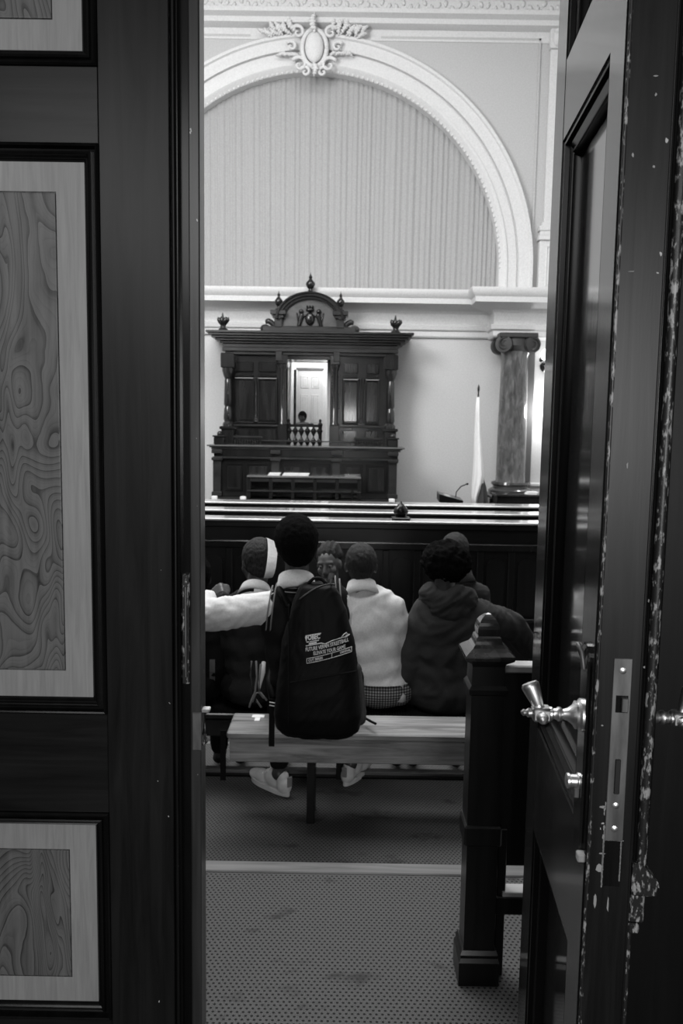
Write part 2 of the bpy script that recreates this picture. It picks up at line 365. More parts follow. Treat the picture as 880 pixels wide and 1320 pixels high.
# beads, deep rebate and set-back lip at the meeting edge
fin('edge_bead', tube(BM(), [(XS + .009, FRONT + .002, .015), (XS + .009, FRONT + .002, 3.0)], .0042, 10), EDGE, root, smooth=1)
x232, x245 = PX(230, FRONT, 660), PX(244, FRONT, 660)
fin('edge_moulding', box(BM(), XS + .001, XS + .019, FRONT + .010, FRONT + T, .015, 3.0, .002), BLACKW, root)
fin('rebate', box(BM(), x232, x245, FRONT + .03, FRONT + T, .015, 3.0), BLACKW, root)
fin('rebate_lip', box(BM(), x245, XE, FRONT + .004, FRONT + T + .02, .015, 3.0, .003), wood('worn_lip_wood', .02, .075, .3, chips=2), root)
# flush bolt in the rebate
bz0, bz1 = PZ(885, FRONT, 235), PZ(742, FRONT, 235)
bp = fin('flush_bolt', box(BM(), x232 + .003, x245 - .004, FRONT + .018, FRONT + .032, bz0, bz1, .002), WORN, root)
fin('bolt_slide', tube(BM(), [((x232 + x245) / 2, FRONT + .014, bz0 + .02), ((x232 + x245) / 2, FRONT + .014, bz1 - .03)], .0035, 8), DULLM, bp, smooth=1)
for f in (.08, .55, .93): fin('screw', lathe(BM(), [(.0035, 0), (.0035, .002), (.001, .003)], ((x232 + x245) / 2, FRONT + .018, bz0 + f * (bz1 - bz0)), 10, (0, -1, 0)), DULLM, bp, smooth=.6)
# keep of the lock on the lip
kz1, kz0 = PZ(914, FRONT, 262), PZ(968, FRONT, 262)
bm = BM(); box(bm, XE - .022, XE + .002, FRONT + .001, FRONT + .02, kz0, kz1 - .01, .002); kp = fin('lock_keep', bm, DULLM, root)
fin('keep_lug', box(BM(), XE, XE + .02, FRONT + .004, FRONT + .03, kz1 - .012, kz1 - .003, .002), BRASS, kp)
fin('keep_hook', tube(BM(), [(XE + .008, FRONT + .012, kz1 - .014), (XE + .006, FRONT + .012, kz0 + .04), (XE + .012, FRONT + .01, kz0 + .02), (XE + .002, FRONT + .012, kz0 + .012)], .0045, 8), WORN, kp, smooth=1)

# right leaf: swung open towards us, its court side in view. local x from hinge to free edge, y away from the visible face
A = .08; HX = PX(698, FRONT, 560); W = .66; TH = .082
root = thing('door_2', (HX, FRONT, .015), kind='structure', rz=-PI / 2 - A)
def lz(z): return z - .015
S0, S1 = .118, .543
R_ = dict(root=root, world=False)
zr2 = [(.10, .664), (.907, 2.204), (2.37, 2.86)]
STG = wood('glossy_stile_wood', .008, .028, .2, scale=(30, 30, 1.4), coat=.2)
fin('stile', box(BM(), 0, S0, 0, TH, 0, 2.985, .002), STG, **R_)
fin('stile', box(BM(), S1, W - .016, 0, TH - .002, 0, 2.985, .002), STG, **R_)
zz = [.015, zr2[0][0], zr2[0][1], zr2[1][0], zr2[1][1], zr2[2][0], zr2[2][1], 3.0]
for i in range(0, 8, 2): fin('rail', box(BM(), S0 - .001, S1 + .001, .0008, TH - .003, lz(zz[i]), lz(zz[i + 1])), STG, **R_)
MG = [(0, 0), (.001, -.006), (.006, -.003), (.010, -.004), (.012, -.014), (.026, -.022), (.028, -.017), (.032, -.017), (.034, -.022), (.038, -.018), (.042, -.024), (.044, -.034)]
for a, b in zr2:
    a, b = lz(a), lz(b); fin('moulding', frame(BM(), S0, S1, a, b, MG), wood('glossy_black_moulding', .001, .003, .25, spec=.25) if a < .2 else bpy.data.materials['glossy_black_moulding'], smooth=.5, **R_)
    bm = BM(); q = [bm.verts.new((X, .034, Z)) for X, Z in ((S0 + .044, a + .044), (S1 - .044, a + .044), (S1 - .044, b - .044), (S0 + .044, b - .044))]; bm.faces.new(q)
    fin('panel', bm, GLOSSP, **R_)
    bm = BM(); q = [bm.verts.new((X, TH - .02, Z)) for X, Z in ((S0, a), (S0, b), (S1, b), (S1, a))]; bm.faces.new(q); fin('back_panel', bm, DARK, **R_)
# the meeting edge with beads, worn paint and the lock
fin('door_edge', box(BM(), W - .016, W, .0035, TH - .012, 0, 2.985, .0012), EDGE, **R_)
fin('edge_bead', tube(BM(), [(W - .002, .003, 0), (W - .002, .003, 2.985)], .0032, 8), WORN, smooth=1, **R_)
fin('edge_bead', tube(BM(), [(W - .003, TH - .0105, 0), (W - .003, TH - .0105, 2.985)], .0022, 8), EDGE, smooth=1, **R_)
def onedge(px, py):                    # pixel -> local (y, z) on the free-edge plane
    d = ray(px, py); M = root.matrix_basis.to_3x3(); n_ = M @ Vector((1, 0, 0)); o_ = Vector((HX, FRONT, .015)) + n_ * W; c = Vector((0, 0, EYE))
    t = (o_ - c).dot(n_) / d.dot(n_); p = M.transposed() @ (c + d * t - Vector((HX, FRONT, .015))); return p.y, p.z
def onface(px, py):                    # pixel -> local (x, z) on the visible face
    d = ray(px, py); M = root.matrix_basis.to_3x3(); n_ = M @ Vector((0, 1, 0)); o_ = Vector((HX, FRONT, .015)); c = Vector((0, 0, EYE))
    t = (o_ - c).dot(n_) / d.dot(n_); p = M.transposed() @ (c + d * t - o_); return p.x, p.z
ly0, lz1 = onedge(791, 848); ly1 = onedge(815, 848)[0]; lz0 = onedge(788, 1083)[1]; lz00 = onedge(785, 1142)[1]
fp = fin('lock_plate', box(BM(), W - .001, W + .0022, ly0, ly1, lz0, lz1, .0008), DULLM, **R_)
ym = (ly0 + ly1) / 2
def lzp(py): return onedge(800, py)[1]
fin('latch_hole', box(BM(), W + .0015, W + .003, ly0 + .006, ly1 - .004, lzp(918), lzp(896)), BLACKW, fp, world=False)
fin('latch', box(BM(), W + .002, W + .010, ly0 + .014, ly1 - .005, lzp(916), lzp(898), .001), DULLM, fp, world=False)
fin('bolt_slot', box(BM(), W + .0015, W + .0045, ym - .0045, ym + .0045, lzp(1023), lzp(978), .0012), plain('slot_metal', .04, .4, .5, .6), fp, world=False)
for py in (864, 1038, 1068): fin('screw', lathe(BM(), [(.0055, 0), (.0055, .0015), (.002, .003)], (W + .002, ym, lzp(py)), 12, (1, 0, 0)), BRASS, fp, world=False, smooth=.6)
fin('patch_recess', box(BM(), W - .0005, W + .0006, ly0 - .001, ly1 - .001, lz00, lz0 - .001), BLACKW, **R_)
PALE = plain('bare_wood_chip', .3, .8)
bm = BM()                              # bare pale wood along the old mortise and chips down the edge: real slivers
def chip(bm, y, z, w_, h_, x=W + .0008):
    vs = []; 
    for i in range(7):
        a = 2 * PI * i / 7; k = .6 + .6 * random.random(); vs.append((y + w_ / 2 * math.cos(a) * k, z + h_ / 2 * math.sin(a) * k))
    a = [bm.verts.new((x, *p)) for p in vs]; b = [bm.verts.new((x - .0015, *p)) for p in vs]; bm.faces.new(a)
    for i in range(7): bm.faces.new((a[i], a[(i + 1) % 7], b[(i + 1) % 7], b[i]))
for i in range(26):
    f = i / 25; z = lz00 + (lz0 - lz00) * f; chip(bm, ly0 - .001, z, .0028, .009)
    if f > .12: chip(bm, ly1 - .002, z, .0022, .009)
for i in range(9): chip(bm, ly0 + (ly1 - ly0) * i / 8, lz0, .005, .0018)
for i in range(10): chip(bm, ly0 - .003 + random.random() * .003, lz0 + random.random() * .09, .0025, .01)
for px, py, a, b in ((778, 1040, .016, .005), (772, 1118, .012, .02), (767, 1160, .006, .03), (783, 1165, .003, .03), (776, 1100, .01, .003), (808, 600, .003, .01), (830, 860, .003, .004), (845, 98, .009, .003), (845, 122, .004, .005), (842, 215, .004, .004), (815, 200, .004, .008), (813, 350, .012, .0014), (793, 900, .012, .002), (776, 935, .004, .003), (790, 1005, .004, .003)):
    y, z = onedge(px, py); chip(bm, y, z, a, b)
random.seed(3)
for i in range(46): chip(bm, .0003 + random.random() * .0012, .25 + 2.2 * random.random(), .0009, .003 + .007 * random.random())
fin('bare_wood_chips', bm, PALE, root, world=False, kind='stuff')
# astragal on the hall side of the leaf and its stop
az0 = lzp(1118)
fin('astragal', box(BM(), W - .03, W - .010, TH - .003, TH + .020, az0, 2.985, .004), EDGE, **R_)
fin('astragal_bead', tube(BM(), [(W - .008, TH + .008, az0), (W - .008, TH + .008, 2.985)], .0085, 12), WORN, smooth=1, **R_)
bm = BM(); zt, zb_ = lzp(1112), lzp(1153)
box(bm, W - .03, W + .004, TH - .008, TH + .034, zb_, zb_ + .018, .003)
q_ = [(TH - .008, zb_ + .017), (TH + .036, zb_ + .017), (TH + .034, zb_ + .026), (TH + .008, zt), (TH - .008, zt)]
va, vb = [bm.verts.new((W - .03, *p_)) for p_ in q_], [bm.verts.new((W + .003, *p_)) for p_ in q_]; bm.faces.new(va); bm.faces.new(vb[::-1])
for i in range(5): bm.faces.new((va[i], vb[i], vb[(i + 1) % 5], va[(i + 1) % 5]))
fin('astragal_stop', bm, WORN, **R_)
fin('astragal_block', box(BM(), W - .03, W - .002, TH - .008, TH + .016, lzp(1190), zb_, .003), WORN, **R_)
fin('astragal_foot', box(BM(), W - .03, W + .001, TH - .01, TH + .009, lzp(1203), lzp(1190), .003), WORN, **R_)
fin('lower_astragal', box(BM(), W - .03, W - .004, TH - .01, TH - .002, 0, lzp(1200), .002), WORN, **R_)
# long handle plate on the visible face
hx, hz = .60, onface(751, 916)[1]; pz1, pz0 = onface(757, 830)[1], onface(745, 1096)[1]
bm = BM(); box(bm, hx - .026, hx + .026, -.006, 0, pz0 + .02, pz1 - .02, .002)
for z in (pz0 + .02, pz1 - .02): lathe(bm, [(.026, 0), (.026, .005), (.022, .0062)], (hx, 0, z), 24, (0, -1, 0))
hp = fin('handle_plate', bm, GLOSS, **R_)
def handle(root_, hx, hz, s, kname='door_handle'):
    """turned rosette and neck, square boss and tapering grip that points up; s=-1 towards the court side"""
    d = Vector((0, s, 0)); y0 = 0 if s < 0 else TH
    bm = BM(); c = Vector((hx, y0 + s * .006, hz))
    lathe(bm, [(.028, 0), (.028, .004), (.023, .008), (.024, .012), (.017, .016), (.011, .024), (.0085, .032), (.012, .036), (.0125, .04), (.0095, .043), (.009, .048), (.012, .051), (.012, .055), (.009, .058)], c, 24, d)
    h = fin(kname, bm, BRASS, root_, world=False, smooth=.7)
    e = c + d * .068; bm = BM(); box(bm, -.014, .014, -.016, .016, -.012, .012, .004, Matrix.Translation(e)); lathe(bm, [(.007, 0), (.008, .008), (.005, .012), (.006, .016), (.002, .02)], e + d * .014, 14, d)
    lathe(bm, [(.010, 0), (.010, .004), (.006, .007), (.007, .012), (.003, .016)], e + Vector((.014, 0, -.002)), 14, (1, 0, -.2))
    fin('square_boss', bm, BRASS, h, world=False, smooth=.7)
    g = Vector((-.25, s * .42, 1)).normalized()
    fin('grip', lathe(BM(), [(.010, 0), (.009, .004), (.010, .008), (.0155, .038), (.0155, .042), (.013, .046), (.005, .047)], e + g * .008, 20, g), BRASS, h, world=False, smooth=.7)
handle(root, hx, hz, -1); handle(root, W - .06, hz + .002, 1, 'outer_door_handle')
fin('key_cylinder', lathe(BM(), [(.014, 0), (.014, .002), (.011, .004), (.011, .014), (.013, .016), (.013, .02), (.009, .022)], (hx, -.006, onface(747, 1000)[1]), 16, (0, -1, 0)), BRASS, hp, world=False, smooth=.7)
fin('keyhole_cover', box(BM(), hx - .011, hx + .011, -.016, -.005, onface(747, 1021)[1], onface(747, 1006)[1], .002), DULLM, hp, world=False)
q = onface(757, 835); fin('plate_scroll', tube(BM(), [(hx - .014, -.006, q[1] - .02), (hx - .012, -.014, q[1]), (hx, -.018, q[1] + .008), (hx + .012, -.014, q[1]), (hx + .012, -.01, q[1] - .03)], .004, 8), DULLM, hp, world=False, smooth=1)
q = onface(759, 1120); fin('edge_catch', box(BM(), W - .03, W - .012, -.012, .002, q[1] - .008, q[1] + .006, .002), PALE, **R_)

# ------------------------------------------------------------------ back wall relief
def arch_sweep(bm, prof, zb, n=72):
    """prof: (radius, distance from wall)"""
    path = [('l', 1)] + [PI * i / n for i in range(n + 1)] + [('l', -1)]; rows = []
    for t in path:
        if isinstance(t, tuple): rows.append([bm.verts.new((CX + t[1] * r, WY - y, zb)) for r, y in prof])
        else: rows.append([bm.verts.new((CX + r * math.cos(t), WY - y, CZA + r * math.sin(t))) for r, y in prof])
    for a, b in zip(rows, rows[1:]):
        for i in range(len(prof) - 1): bm.faces.new((a[i], a[i + 1], b[i + 1], b[i]))
    return bm
at_ = thing('trim_7', (CX, WY, ZC), kind='structure')
fin('inner_archivolt', arch_sweep(BM(), [(RI - .02, -.3), (RI - .02, -.02), (RI + .05, .07), (RI + .08, .09), (RI + .12, .09), (RI + .13, .06), (RI + .30, .06), (RI + .31, .035)], ZC), PLASTER, at_, smooth=.4)
fin('outer_archivolt', arch_sweep(BM(), [(RI + .31, .035), (RI + .325, .035), (RI + .33, .11), (RI + .52, .12), (RI + .54, .16), (RI + .59, .16), (RI + .60, .05), (RI + .60, 0)], ZC), PLASTER, at_, smooth=.4)
bm = BM()
for i in range(118):
    a = PI * (i + .5) / 118; r = RI - .005
    ell(bm, (CX + r * math.cos(a), WY + .03, CZA + r * math.sin(a)), (.036, .07, .026), Matrix.Rotation(-a + PI / 2, 3, 'Y'), 1)
fin('egg_moulding', bm, PLASTER, at_, smooth=4, kind='stuff')
# shell for the entablature profile
def ent(prof, x0, x1, base): return extrude_x(BM(), [(WY - y, z) for y, z in prof] + [(WY + .02, prof[-1][1]), (WY + .02, prof[0][1])], x0, x1)
z = lambda py: PZ(py, WY - .25, 430)
PR = [(.04, z(432)), (.06, z(430)), (.06, z(424)), (.10, z(422)), (.12, z(417)), (.05, z(415)), (.05, z(401)), (.08, z(398)), (.10, z(397)), (.46, z(391.5)), (.47, z(385)), (.52, z(381)), (.54, z(377)), (.54, z(374)), (0, z(373.5))]
XP0, XP1 = PX(640, WY - .6, 430), XR
lo = fin('trim_8', ent(PR, XL, XP0 + .3, 0), PLASTER, kind='structure', smooth=.5)
PR2 = [(y + (.5 if i < len(PR) - 1 else 0), zz_) for i, (y, zz_) in enumerate(PR)]
zs_ = EYE + (PR2[0][1] - EYE) * 1.0
def ent_return(prof, x0, x1):          # projecting block whose cornice mitres round the corner
    bm = BM(); rows = []
    for y, zz_ in prof: e = y - .5 if y > .45 else 0; rows.append([bm.verts.new(p) for p in ((x0 - e, WY + .01, zz_), (x0 - e, WY - y, zz_), (x1, WY - y, zz_))])
    for a, b in zip(rows, rows[1:]):
        for i in range(2): bm.faces.new((a[i], a[i + 1], b[i + 1], b[i]))
    bm.faces.new([rows[0][0], rows[0][1], rows[0][2], bm.verts.new((x1, WY + .01, prof[0][1]))]); return bm
PR2 = [(y + .5, z_ - .02) for y, z_ in PR[:-1]] + [(.0, PR[-1][1] + .02)]
fin('trim_9', ent_return(PR2, XP0, XP1), PLASTER, kind='structure', smooth=.5)
# top entablature
z = lambda py: PZ(py, WY - .3, 470)
PT = [(.015, z(43)), (.02, z(42)), (.03, z(29)), (.12, z(28)), (.2, z(26)), (.22, z(20)), (.34, z(17)), (.36, z(12)), (.2, z(11)), (.2, z(-6)), (.4, z(-8)), (.6, z(-20)), (.0, z(-21))]
fin('trim_10', ent(PT, XL, XR, 0), PLASTER, kind='structure', smooth=.5)
bm = BM()
zf0, zf1 = z(10), z(-5); nn = 90
for i in range(nn):
    x = XL + .3 + (XR - XL) * i / nn
    ell(bm, (x, WY - .2, (zf0 + zf1) / 2 + .05 * math.sin(i * 2.2)), (.045, .03, .07), Euler((0, .6 * math.sin(i * 1.7), 0)).to_matrix(), 1); ell(bm, (x + .06, WY - .2, (zf0 + zf1) / 2 - .06), (.03, .025, .03), None, 1)
fin('trim_11', bm, PLASTER, kind='structure', smooth=4)
# wall panel moulding beside the arch
def strip(bm, x0, x1, z0, z1, y=.02): box(bm, x0, x1, WY - y, WY + .01, z0, z1)
xm, zm = PX(691, WY, 200), PZ(49, WY, 600)
bm = BM(); strip(bm, CX + 1.2, xm, zm - .035, zm, .03); strip(bm, xm - .035, xm, PZ(312, WY, 690), zm, .03); strip(bm, -6.0, CX - 1.2, zm - .035, zm, .03)
fin('trim_12', bm, WALLP, kind='structure')
# upper pilaster on its pedestal
px0, px1 = PX(703, WY, 200), PX(703, WY, 200) + .62
root = thing('pilaster', ((px0 + px1) / 2, WY, ZC), 'white upper wall pilaster with leafy capital right of the arch', 'pilaster')
zc0, zc1, zb0, zb1 = PZ(66, WY, 715), PZ(32, WY, 715), PZ(312, WY, 695), PZ(288, WY, 695)
fin('shaft', box(BM(), px0, px1, WY - .09, WY, zb1, zc0, .01), PLASTER, root)
fin('pedestal', box(BM(), px0 - .08, px1 + .08, WY - .16, WY, ZC, zb0, .01), PLASTER, root)
fin('pedestal_panel', frame(BM(), px0 + .04, px1 - .04, ZC + .12, zb0 - .1, [(0, 0), (.02, .015), (.04, 0)], WY - .16), PLASTER, root)
bm = BM(); h = zb1 - zb0
for i, e in enumerate((.13, .10, .12, .06)): box(bm, px0 - e + .02, px1 + e - .02, WY - .1 - e * .8, WY, zb0 + h * i / 4, zb0 + h * (i + 1) / 4, .008)
fin('base_moulding', bm, PLASTER, root)
cap = fin('capital', box(BM(), px0 - .02, px1 + .02, WY - .14, WY, zc0, zc1, .01), PLASTER, root)
fin('abacus', box(BM(), px0 - .07, px1 + .07, WY - .2, WY, zc1 - .06, zc1, .01), PLASTER, cap)
for i in range(3):
    x = px0 + .08 + i * .22
    bm = BM(); ell(bm, (x, WY - .17, zc0 + .14), (.07, .04, .13), Euler((.3, 0, (i - 1) * .3)).to_matrix()); ell(bm, (x, WY - .22, zc0 + .26), (.05, .04, .04)); fin('leaf', bm, PLASTER, cap, smooth=4)
# cartouche over the keystone
kc = P(405, 62, WY - .2)
root = thing('cartouche', (kc.x, WY, kc.z), 'white plaster cartouche with acanthus leaves crowning the arch', 'ornament')
bm = BM(); ell(bm, (kc.x, WY - .24, kc.z), (.17, .1, .27), None, 3); fin('oval_boss', bm, PLASTER, root, smooth=4)
bm = BM(); n = 40
tube(bm, [(kc.x + .22 * math.cos(2 * PI * i / n), WY - .2, kc.z + .32 * math.sin(2 * PI * i / n)) for i in range(n + 1)], .045, 8); fin('scroll_frame', bm, PLASTER, root, smooth=4)
def curl(bm, c, r0, turns, s, y, t=.035):
    tube(bm, [(c[0] + s * r0 * (1 - i / 26) * math.cos(i / 26 * turns * 2 * PI + .6), y - .03 * math.sin(i / 26 * PI), c[1] + r0 * (1 - i / 26) * math.sin(i / 26 * turns * 2 * PI + .6)) for i in range(25)], [t * (1 - .6 * i / 25) for i in range(25)], 7)
for s in (-1, 1):
    for cx_, cz_, r in ((.3, .26, .13), (.27, -.3, .15), (.16, -.42, .1), (.42, .02, .1)):
        bm = BM(); curl(bm, (kc.x + s * cx_, kc.z + cz_), r, 1.3, s, WY - .2); fin('scroll', bm, PLASTER, root, smooth=4)
def leafm(c, ang, ln, wd, y):
    bm = BM(); q = Matrix.Rotation(-ang, 3, 'Y')
    for k in range(7):
        f = k / 6; r = wd * math.sin(PI * (.15 + .8 * f)) * (1 if k % 2 else .75); p = Vector(c) + q @ Vector((ln * f, 0, .12 * ln * math.sin(f * PI)))
        ell(bm, (p.x, y - .05 - .04 * math.sin(f * PI), p.z), (ln / 8, .035, r), q, 1)
    return bm
random.seed(11)
for s in (-1, 1):
    for i in range(11):
        f = i / 10; th = PI / 2 - s * (.08 + .125 * f); rr = RI + .62 + .05 * math.sin(i * 2)
        c = (CX + .02 + rr * math.cos(th) + (kc.x - CX - .02), WY, CZA + rr * math.sin(th)); a = th + s * .2 if s < 0 else th - .2
        a = PI / 2 - s * (.5 + .5 * f) + .25 * (-1) ** i
        fin('leaf', leafm(c, a, .27 - .09 * f, .06, WY - .12), PLASTER, root, smooth=4)
    for i in range(4):
        fin('leaf', leafm((kc.x + s * (.28 + .09 * i), WY, kc.z - .12 + .02 * i), PI / 2 - s * (1.2 + .25 * i), .16, .05, WY - .1), PLASTER, root, smooth=4)
fin('palmette', leafm((kc.x, WY, kc.z + .25), PI / 2, .3, .09, WY - .25), PLASTER, root, smooth=4)
fin('drop', leafm((kc.x, WY, kc.z - .28), -PI / 2, .22, .08, WY - .2), PLASTER, root, smooth=4)
# pleated curtain filling the arch
bm = BM(); random.seed(5); x = CX - RI - .03; cols = []; ph = 0
while x < CX + RI + .03:
    ph += .78 + .3 * noise.noise(Vector((x * 1.3, 0, 0))); am = .010 + .008 * noise.noise(Vector((x * 2.1, 4, 0)))
    cols.append((x, ph, am)); x += .0125
prev = None
for x, ph, am in cols:
    zt = CZA + math.sqrt(max(0, (RI + .02) ** 2 - (x - CX) ** 2)); r = []
    for k in range(9):
        f = k / 8; zz_ = ZC - .02 + (zt - ZC + .02) * f; r.append(bm.verts.new((x, WY + .22 + am * math.sin(ph + .5 * math.sin(f * 3 + x)) + .008 * math.sin(ph * .37), zz_)))
    if prev:
        for k in range(8): bm.faces.new((prev[k], r[k], r[k + 1], prev[k + 1]))
    prev = r
tag(fin('curtain', bm, CURTAIN, smooth=4), 'grey pleated curtain filling the great wall arch', 'curtain')

# ------------------------------------------------------------------ judge's canopy and bench
CY_ = 15.25                                              # front plane of the canopy
def cx(px): return PX(px, CY_, 520)
def cz(py): return PZ(py, CY_, 398)
ZB = .29
PANELC = wood('court_panel_wood', .008, .035, .16, scale=(12, 12, 1.2), coat=.4)
can = thing('judge_canopy', (cx(398), CY_ + .35, ZB), 'tall dark carved wooden canopy with arched pediment against the back wall', 'canopy')
# body left and right of the opening
for a, b in ((291, 370), (425, 507)):
    fin('body', box(BM(), cx(a), cx(b), CY_ + .12, WY - .02, ZB, cz(455), .01), COURTW, can)
fin('door_lintel', box(BM(), cx(369), cx(426), CY_ + .12, WY - .02, cz(463), cz(454), .01), COURTW, can)
def steps_box(bm, xa, xb, y, zs, outs, back=None):
    for (z0, z1), e in zip(zip(zs, zs[1:]), outs): box(bm, xa - e, xb + e, y - e, back or WY - .02, z0, z1, .006)
    return bm
xa, xb = cx(290), cx(508)
fin('cornice', steps_box(BM(), xa, xb, CY_ + .02, [cz(v) for v in (458, 454, 449, 444, 441, 438, 435, 432, 429)], (.0, .05, .04, .09, .16, .22, .27, .31)), COURTM, can)
for px in (359, 364 + 69):
    fin('cornice_bracket', box(BM(), cx(px) - .06, cx(px) + .06, CY_ - .06, CY_ + .1, cz(466), cz(453), .01), COURTM, can)
def tpost(bm, c, prof, s=1.0, seg=16): return lathe(bm, [(r * s, h) for r, h in prof], c, seg)
# panels: upper and tall ones in moulded frames
for a, b in ((301, 327), (331, 357), (441, 462), (470, 489)):
    fin('panel', box(BM(), cx(a) + .02, cx(b) - .02, CY_ + .09, CY_ + .13, cz(543), cz(491), .012), PANELC, can)
    fin('panel_moulding', frame(BM(), cx(a), cx(b), cz(547), cz(487), [(0, 0), (.01, .03), (.025, .035), (.035, .02), (.045, -.02)], CY_ + .1), COURTW, can)
    fin('upper_panel', box(BM(), cx(a) + .02, cx(b) - .02, CY_ + .08, CY_ + .13, cz(480), cz(467), .012), PANELC, can)
    fin('lower_panel', box(BM(), cx(a) + .02, cx(b) - .02, CY_ + .08, CY_ + .13, cz(570), cz(554), .012), PANELC, can)
    bm = BM()
    for i in range(9): box(bm, cx(a) + .02 + (cx(b) - cx(a) - .04) * i / 9, cx(a) + .02 + (cx(b) - cx(a) - .04) * (i + .6) / 9, CY_ + .05, CY_ + .12, cz(486), cz(482), .004)
    fin('dentil_band', bm, COURTW, can, kind='stuff')
fin('sill_band', box(BM(), cx(291), cx(370), CY_ + .05, CY_ + .15, cz(551), cz(548), .008), COURTM, can)
fin('sill_band', box(BM(), cx(425), cx(507), CY_ + .05, CY_ + .15, cz(551), cz(548), .008), COURTM, can)
for px in (329, 466):
    fin('half_column', lathe(BM(), [(.05, 0), (.05, .08), (.035, .1), (.03, .5), (.035, cz(487) - cz(545) - .1), (.055, cz(487) - cz(545) - .04), (.055, cz(487) - cz(545))], (cx(px), CY_ + .11, cz(545)), 14), PANELC, can, smooth=.6)
# standing columns beside the opening and at the corners
for px, r in ((364, .07), (431, .07)):
    h = cz(456) - cz(575)
    for a_, b_ in ((575, 548), (470, 458)): fin('pilaster_block', box(BM(), cx(px) - .09, cx(px) + .09, CY_ - .05, CY_ + .13, cz(a_), cz(b_), .01), COURTW, can)
    fin('pilaster_shaft', lathe(BM(), [(.085, 0), (.085, .03), (.065, .06), (.06, .5), (.052, cz(470) - cz(548) - .1), (.075, cz(470) - cz(548) - .05), (.08, cz(470) - cz(548))], (cx(px), CY_ + .03, cz(548)), 16), PANELC, can, smooth=.6)
for px in (294, 503):
    for e_, a_, b_ in ((.11, 640, 553), (.12, 476, 457), (.14, 555, 551)): fin('corner_block', box(BM(), cx(px) - e_, cx(px) + e_, CY_ - e_ - .02, CY_ + .14, max(ZB, cz(a_)), cz(b_), .012), COURTW, can)
    H_ = cz(476) - cz(551)
    fin('corner_column', lathe(BM(), [(.10, 0), (.10, .05), (.07, .09), (.085, .14), (.075, .3), (.06, .36), (.078, .4), (.066, H_ - .22), (.06, H_ - .2), (.085, H_ - .14), (.11, H_ - .05), (.11, H_)], (cx(px), CY_ - .01, cz(551)), 18), PANELC, can, smooth=.6)
# pediment
zb = cz(429)
fin('pediment_base', box(BM(), cx(338), cx(457), CY_ - .05, WY - .3, zb, cz(421), .01), COURTM, can)
bm = BM(); n = 24; c0 = cx(398); r_ = (cx(437) - cx(359)) / 2; zc_ = cz(412)
zap = cz(379); hh = zap - zc_
def arc(k, R=1.0, x=1.0): a = PI * k / n; return c0 + r_ * x * math.cos(a), zc_ + hh * R * math.sin(a)
A_ = [bm.verts.new((x, CY_ + .02, z_)) for x, z_ in [(c0 + r_, zb)] + [arc(k, .85, .98) for k in range(n + 1)] + [(c0 - r_, zb)]]
B_ = [bm.verts.new((v.co.x, CY_ + .3, v.co.z)) for v in A_]
bm.faces.new(A_); bm.faces.new(B_[::-1])
for i in range(len(A_)): bm.faces.new((A_[i], B_[i], B_[(i + 1) % len(A_)], A_[(i + 1) % len(A_)]))
fin('tympanum', bm, PEDM, can)
for (R0, X0), (R1, X1), out, m in (((.80, .86), (.92, .96), .06, COURTW), ((.92, .96), (1.0, 1.04), .12, COURTM), ((1.0, 1.04), (1.05, 1.10), .18, COURTW)):
    bm = BM(); rows = []
    for k in range(n + 1):
        a, b = arc(k, R0, X0), arc(k, R1, X1); rows.append([bm.verts.new(p) for p in ((a[0], CY_ + .02, a[1]), (a[0], CY_ + .02 - out, a[1]), (b[0], CY_ + .02 - out, b[1]), (b[0], CY_ + .25, b[1]))])
    for a, b in zip(rows, rows[1:]):
        for i in range(3): bm.faces.new((a[i], a[i + 1], b[i + 1], b[i]))
    fin('arch_moulding', bm, m, can)
for s, px in ((-1, 358), (1, 437)):
    x = cx(px)
    bm = BM(); box(bm, x - .07, x + .07, CY_ - .06, CY_ + .2, cz(423), cz(411), .01); box(bm, x - .10, x + .10, CY_ - .09, CY_ + .2, cz(411), cz(407), .01); box(bm, x - .14, x + .14, CY_ - .13, CY_ + .2, cz(407), cz(401), .01)
    fin('pediment_post', bm, COURTM, can)
    FP = [(.06, 0), (.06, .03), (.035, .05), (.03, .08), (.05, .10), (.075, .15), (.07, .19), (.03, .235), (.022, .26), (.03, .28), (.008, .33), (.002, .36)]
    fin('finial', lathe(BM(), FP, (x, CY_ + .02, cz(401)), 16), COURTW, can, smooth=.7)
    bm = BM(); tube(bm, [(cx(345 if s < 0 else 450) + s * .0 + s * .16 * t * math.cos(t * 5), CY_ + .05, cz(424) + .03 + .08 * (1 - t) + .05 * math.sin(t * 5)) for t in [i / 16 for i in range(17)]], .05, 8)
    ell(bm, (cx(341 if s < 0 else 455), CY_ + .05, cz(424)), (.1, .08, .08)); fin('scroll', bm, COURTM, can, smooth=4)
    x = cx(287 if s < 0 else 508); zt = cz(429)
    bm = BM(); lathe(bm, [(.08, 0), (.09, .04), (.05, .08), (.05, .11), (.08, .15)], (x, CY_ + .05, zt), 14)
    for k in range(7): a = 2 * PI * k / 7; ell(bm, (x + .07 * math.cos(a), CY_ + .05 + .07 * math.sin(a), zt + .2), (.045, .035, .07), Euler((0, .5 * math.cos(a), 0)).to_matrix(), 1)
    lathe(bm, [(.03, 0), (.02, .08), (.008, .14)], (x - .01, CY_ + .05, zt + .2), 8)
    fin('corner_urn', bm, COURTW, can, smooth=.8)
bm = BM(); ell(bm, (c0, CY_ + .1, cz(380)), (.3, .14, .06)); fin('pediment_cap', bm, COURTM, can, smooth=4)
fin('top_finial', lathe(BM(), [(r * 1.15, h * 1.05) for r, h in FP], (c0, CY_ + .1, cz(379) + .02), 16), COURTW, can, smooth=.7)
